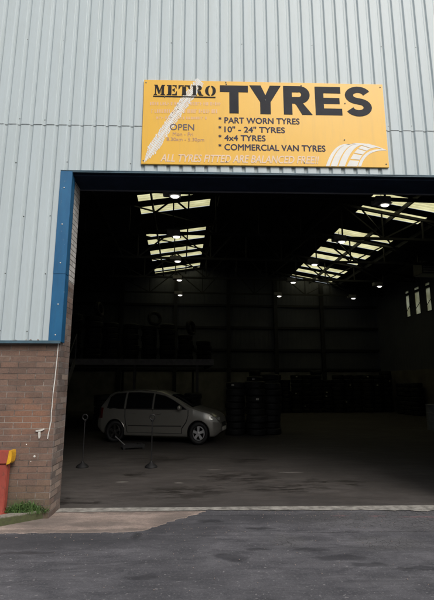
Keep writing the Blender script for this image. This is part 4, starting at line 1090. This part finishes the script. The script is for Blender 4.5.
# three faded, no longer readable pink lines
for (a, b, yt, yb, sd_) in ((150.5, 222, 103.2, 106.6, 3), (152, 218.5, 110.6, 114.6, 4), (157, 208, 118.2, 120.8, 5)):
    rr = random.Random(sd_); m = MB(); x = a
    while x < b - 1:
        w = rr.uniform(1.0, 2.0)
        for q in range(rr.choice((1, 2, 2))):
            P = placer(x+q*w*0.55, x+q*w*0.55+0.55, yt, yb); m.face([(P(*p)[0]-OX, -0.0024, P(*p)[1]-OZ) for p in ((0, 0), (1, 0), (1, 1), (0, 1))])
        z = rr.choice((0, .42, .8)); P = placer(x, x+w, yt, yb); m.face([(P(*p)[0]-OX, -0.0026, P(*p)[1]-OZ) for p in ((0, z), (1, z), (1, z+.2), (0, z+.2))])
        x += w + rr.choice((0.7, 0.8, 0.8, 2.0))
    m.build('faded_lettering', M['inkpink'], sg)
# white tread print sweeping down the left of the board
def bez(p0, p1, p2, n): return [((1-t)**2*p0[0]+2*(1-t)*t*p1[0]+t*t*p2[0], (1-t)**2*p0[1]+2*(1-t)*t*p1[1]+t*t*p2[1]) for t in [k/n for k in range(n+1)]]
m = MB(); N = 56
cen = bez((200.5, 81.0), (178, 112), (145.2, 163.8), N)
def pq(px, py, y): X, Z = SP(px, py); return (X-OX, y, Z-OZ)
def hw(t): return 6.0*(1 if t < 0.88 else max(0.12, (1-t)/0.12))
for k in range(N):
    t0 = k/N; p, q = cen[k], cen[k+1]; dx, dy = q[0]-p[0], q[1]-p[1]; l = math.hypot(dx, dy); nx_, ny_ = -dy/l, dx/l; ux, uy = dx/l, dy/l
    h_ = hw(t0)*0.82
    sc_ = 0.84
    # chevron lugs either side and a centre rib
    for sgn in (-1, 1):
        for seg0, seg1 in ((0.07, 0.34), (0.38, 0.68), (0.72, 1.0)):
            jj = random.uniform(0.85, 1.12)
            a = (p[0]+sgn*nx_*h_*seg0 + ux*0.0, p[1]+sgn*ny_*h_*seg0); b = (p[0]+sgn*nx_*h_*seg1*jj - ux*0.9*seg1*sgn, p[1]+sgn*ny_*h_*seg1*jj - uy*0.9*seg1*sgn)
            ex, ey = ux*l*sc_, uy*l*sc_
            yy = -0.0025 if sgn < 0 else -0.0026
            m.face([pq(*a, yy), pq(*b, yy), pq(b[0]+ex, b[1]+ey, yy), pq(a[0]+ex, a[1]+ey, yy)])
    a = (p[0]-nx_*0.35, p[1]-ny_*0.35); b = (p[0]+nx_*0.35, p[1]+ny_*0.35)
    m.face([pq(*a, -0.0027), pq(*b, -0.0027), pq(b[0]+dx, b[1]+dy, -0.0027), pq(a[0]+dx, a[1]+dy, -0.0027)])
m.build('tread_print', M['inkwhite'], sg)
# white tyre tread picture bottom right
m = MB()
def band(outer, inner, y, gaps=0):
    n = len(outer)-1
    for k in range(n):
        if gaps and k % gaps == gaps-1:
            f = 0.45
            o1 = (outer[k][0]+(outer[k+1][0]-outer[k][0])*f, outer[k][1]+(outer[k+1][1]-outer[k][1])*f); i1 = (inner[k][0]+(inner[k+1][0]-inner[k][0])*f, inner[k][1]+(inner[k+1][1]-inner[k][1])*f)
            m.face([pq(*outer[k], y), pq(*o1, y), pq(*i1, y), pq(*inner[k], y)])
        else: m.face([pq(*outer[k], y), pq(*outer[k+1], y), pq(*inner[k+1], y), pq(*inner[k], y)])
def E_(x0, top, xt): return bez((x0, 167.0), (x0+8, top-1.5), (xt, top+0.4), 16)
tops = [(325.5, 144.6, 350), (330.2, 144.4, 353), (338.4, 144.2, 359), (340.0, 144.4, 361), (346.5, 144.6, 366), (348.2, 145.0, 368)]
band(E_(325.8, 144.8, 349), E_(329.3, 145.4, 352), -0.0025)
band(E_(330.6, 144.9, 353), E_(337.2, 145.0, 359.5), -0.0025)
band(E_(338.6, 144.7, 360.5), E_(345.0, 145.4, 367), -0.0025)
inn = bez((361.5, 167.0), (366, 150.5), (387.5, 151.2), 16)
mid = bez((358.3, 167.0), (364, 148.0), (386.0, 150.2), 16)
band(bez((347.0, 167.0), (357, 145.5), (369, 144.6), 16)[:17], [(x-0.8, y) for x, y in bez((358.3, 167.0), (364, 148.0), (381.0, 148.0), 16)], -0.0025, 3)
band(mid, inn, -0.0029)
band(bez((352, 144.2), (372, 143.0), (388, 151.4), 12), bez((362, 146.2), (374, 146.2), (387, 151.4), 12), -0.0027)
m.build('tyre_picture', M['inkwhite'], sg)
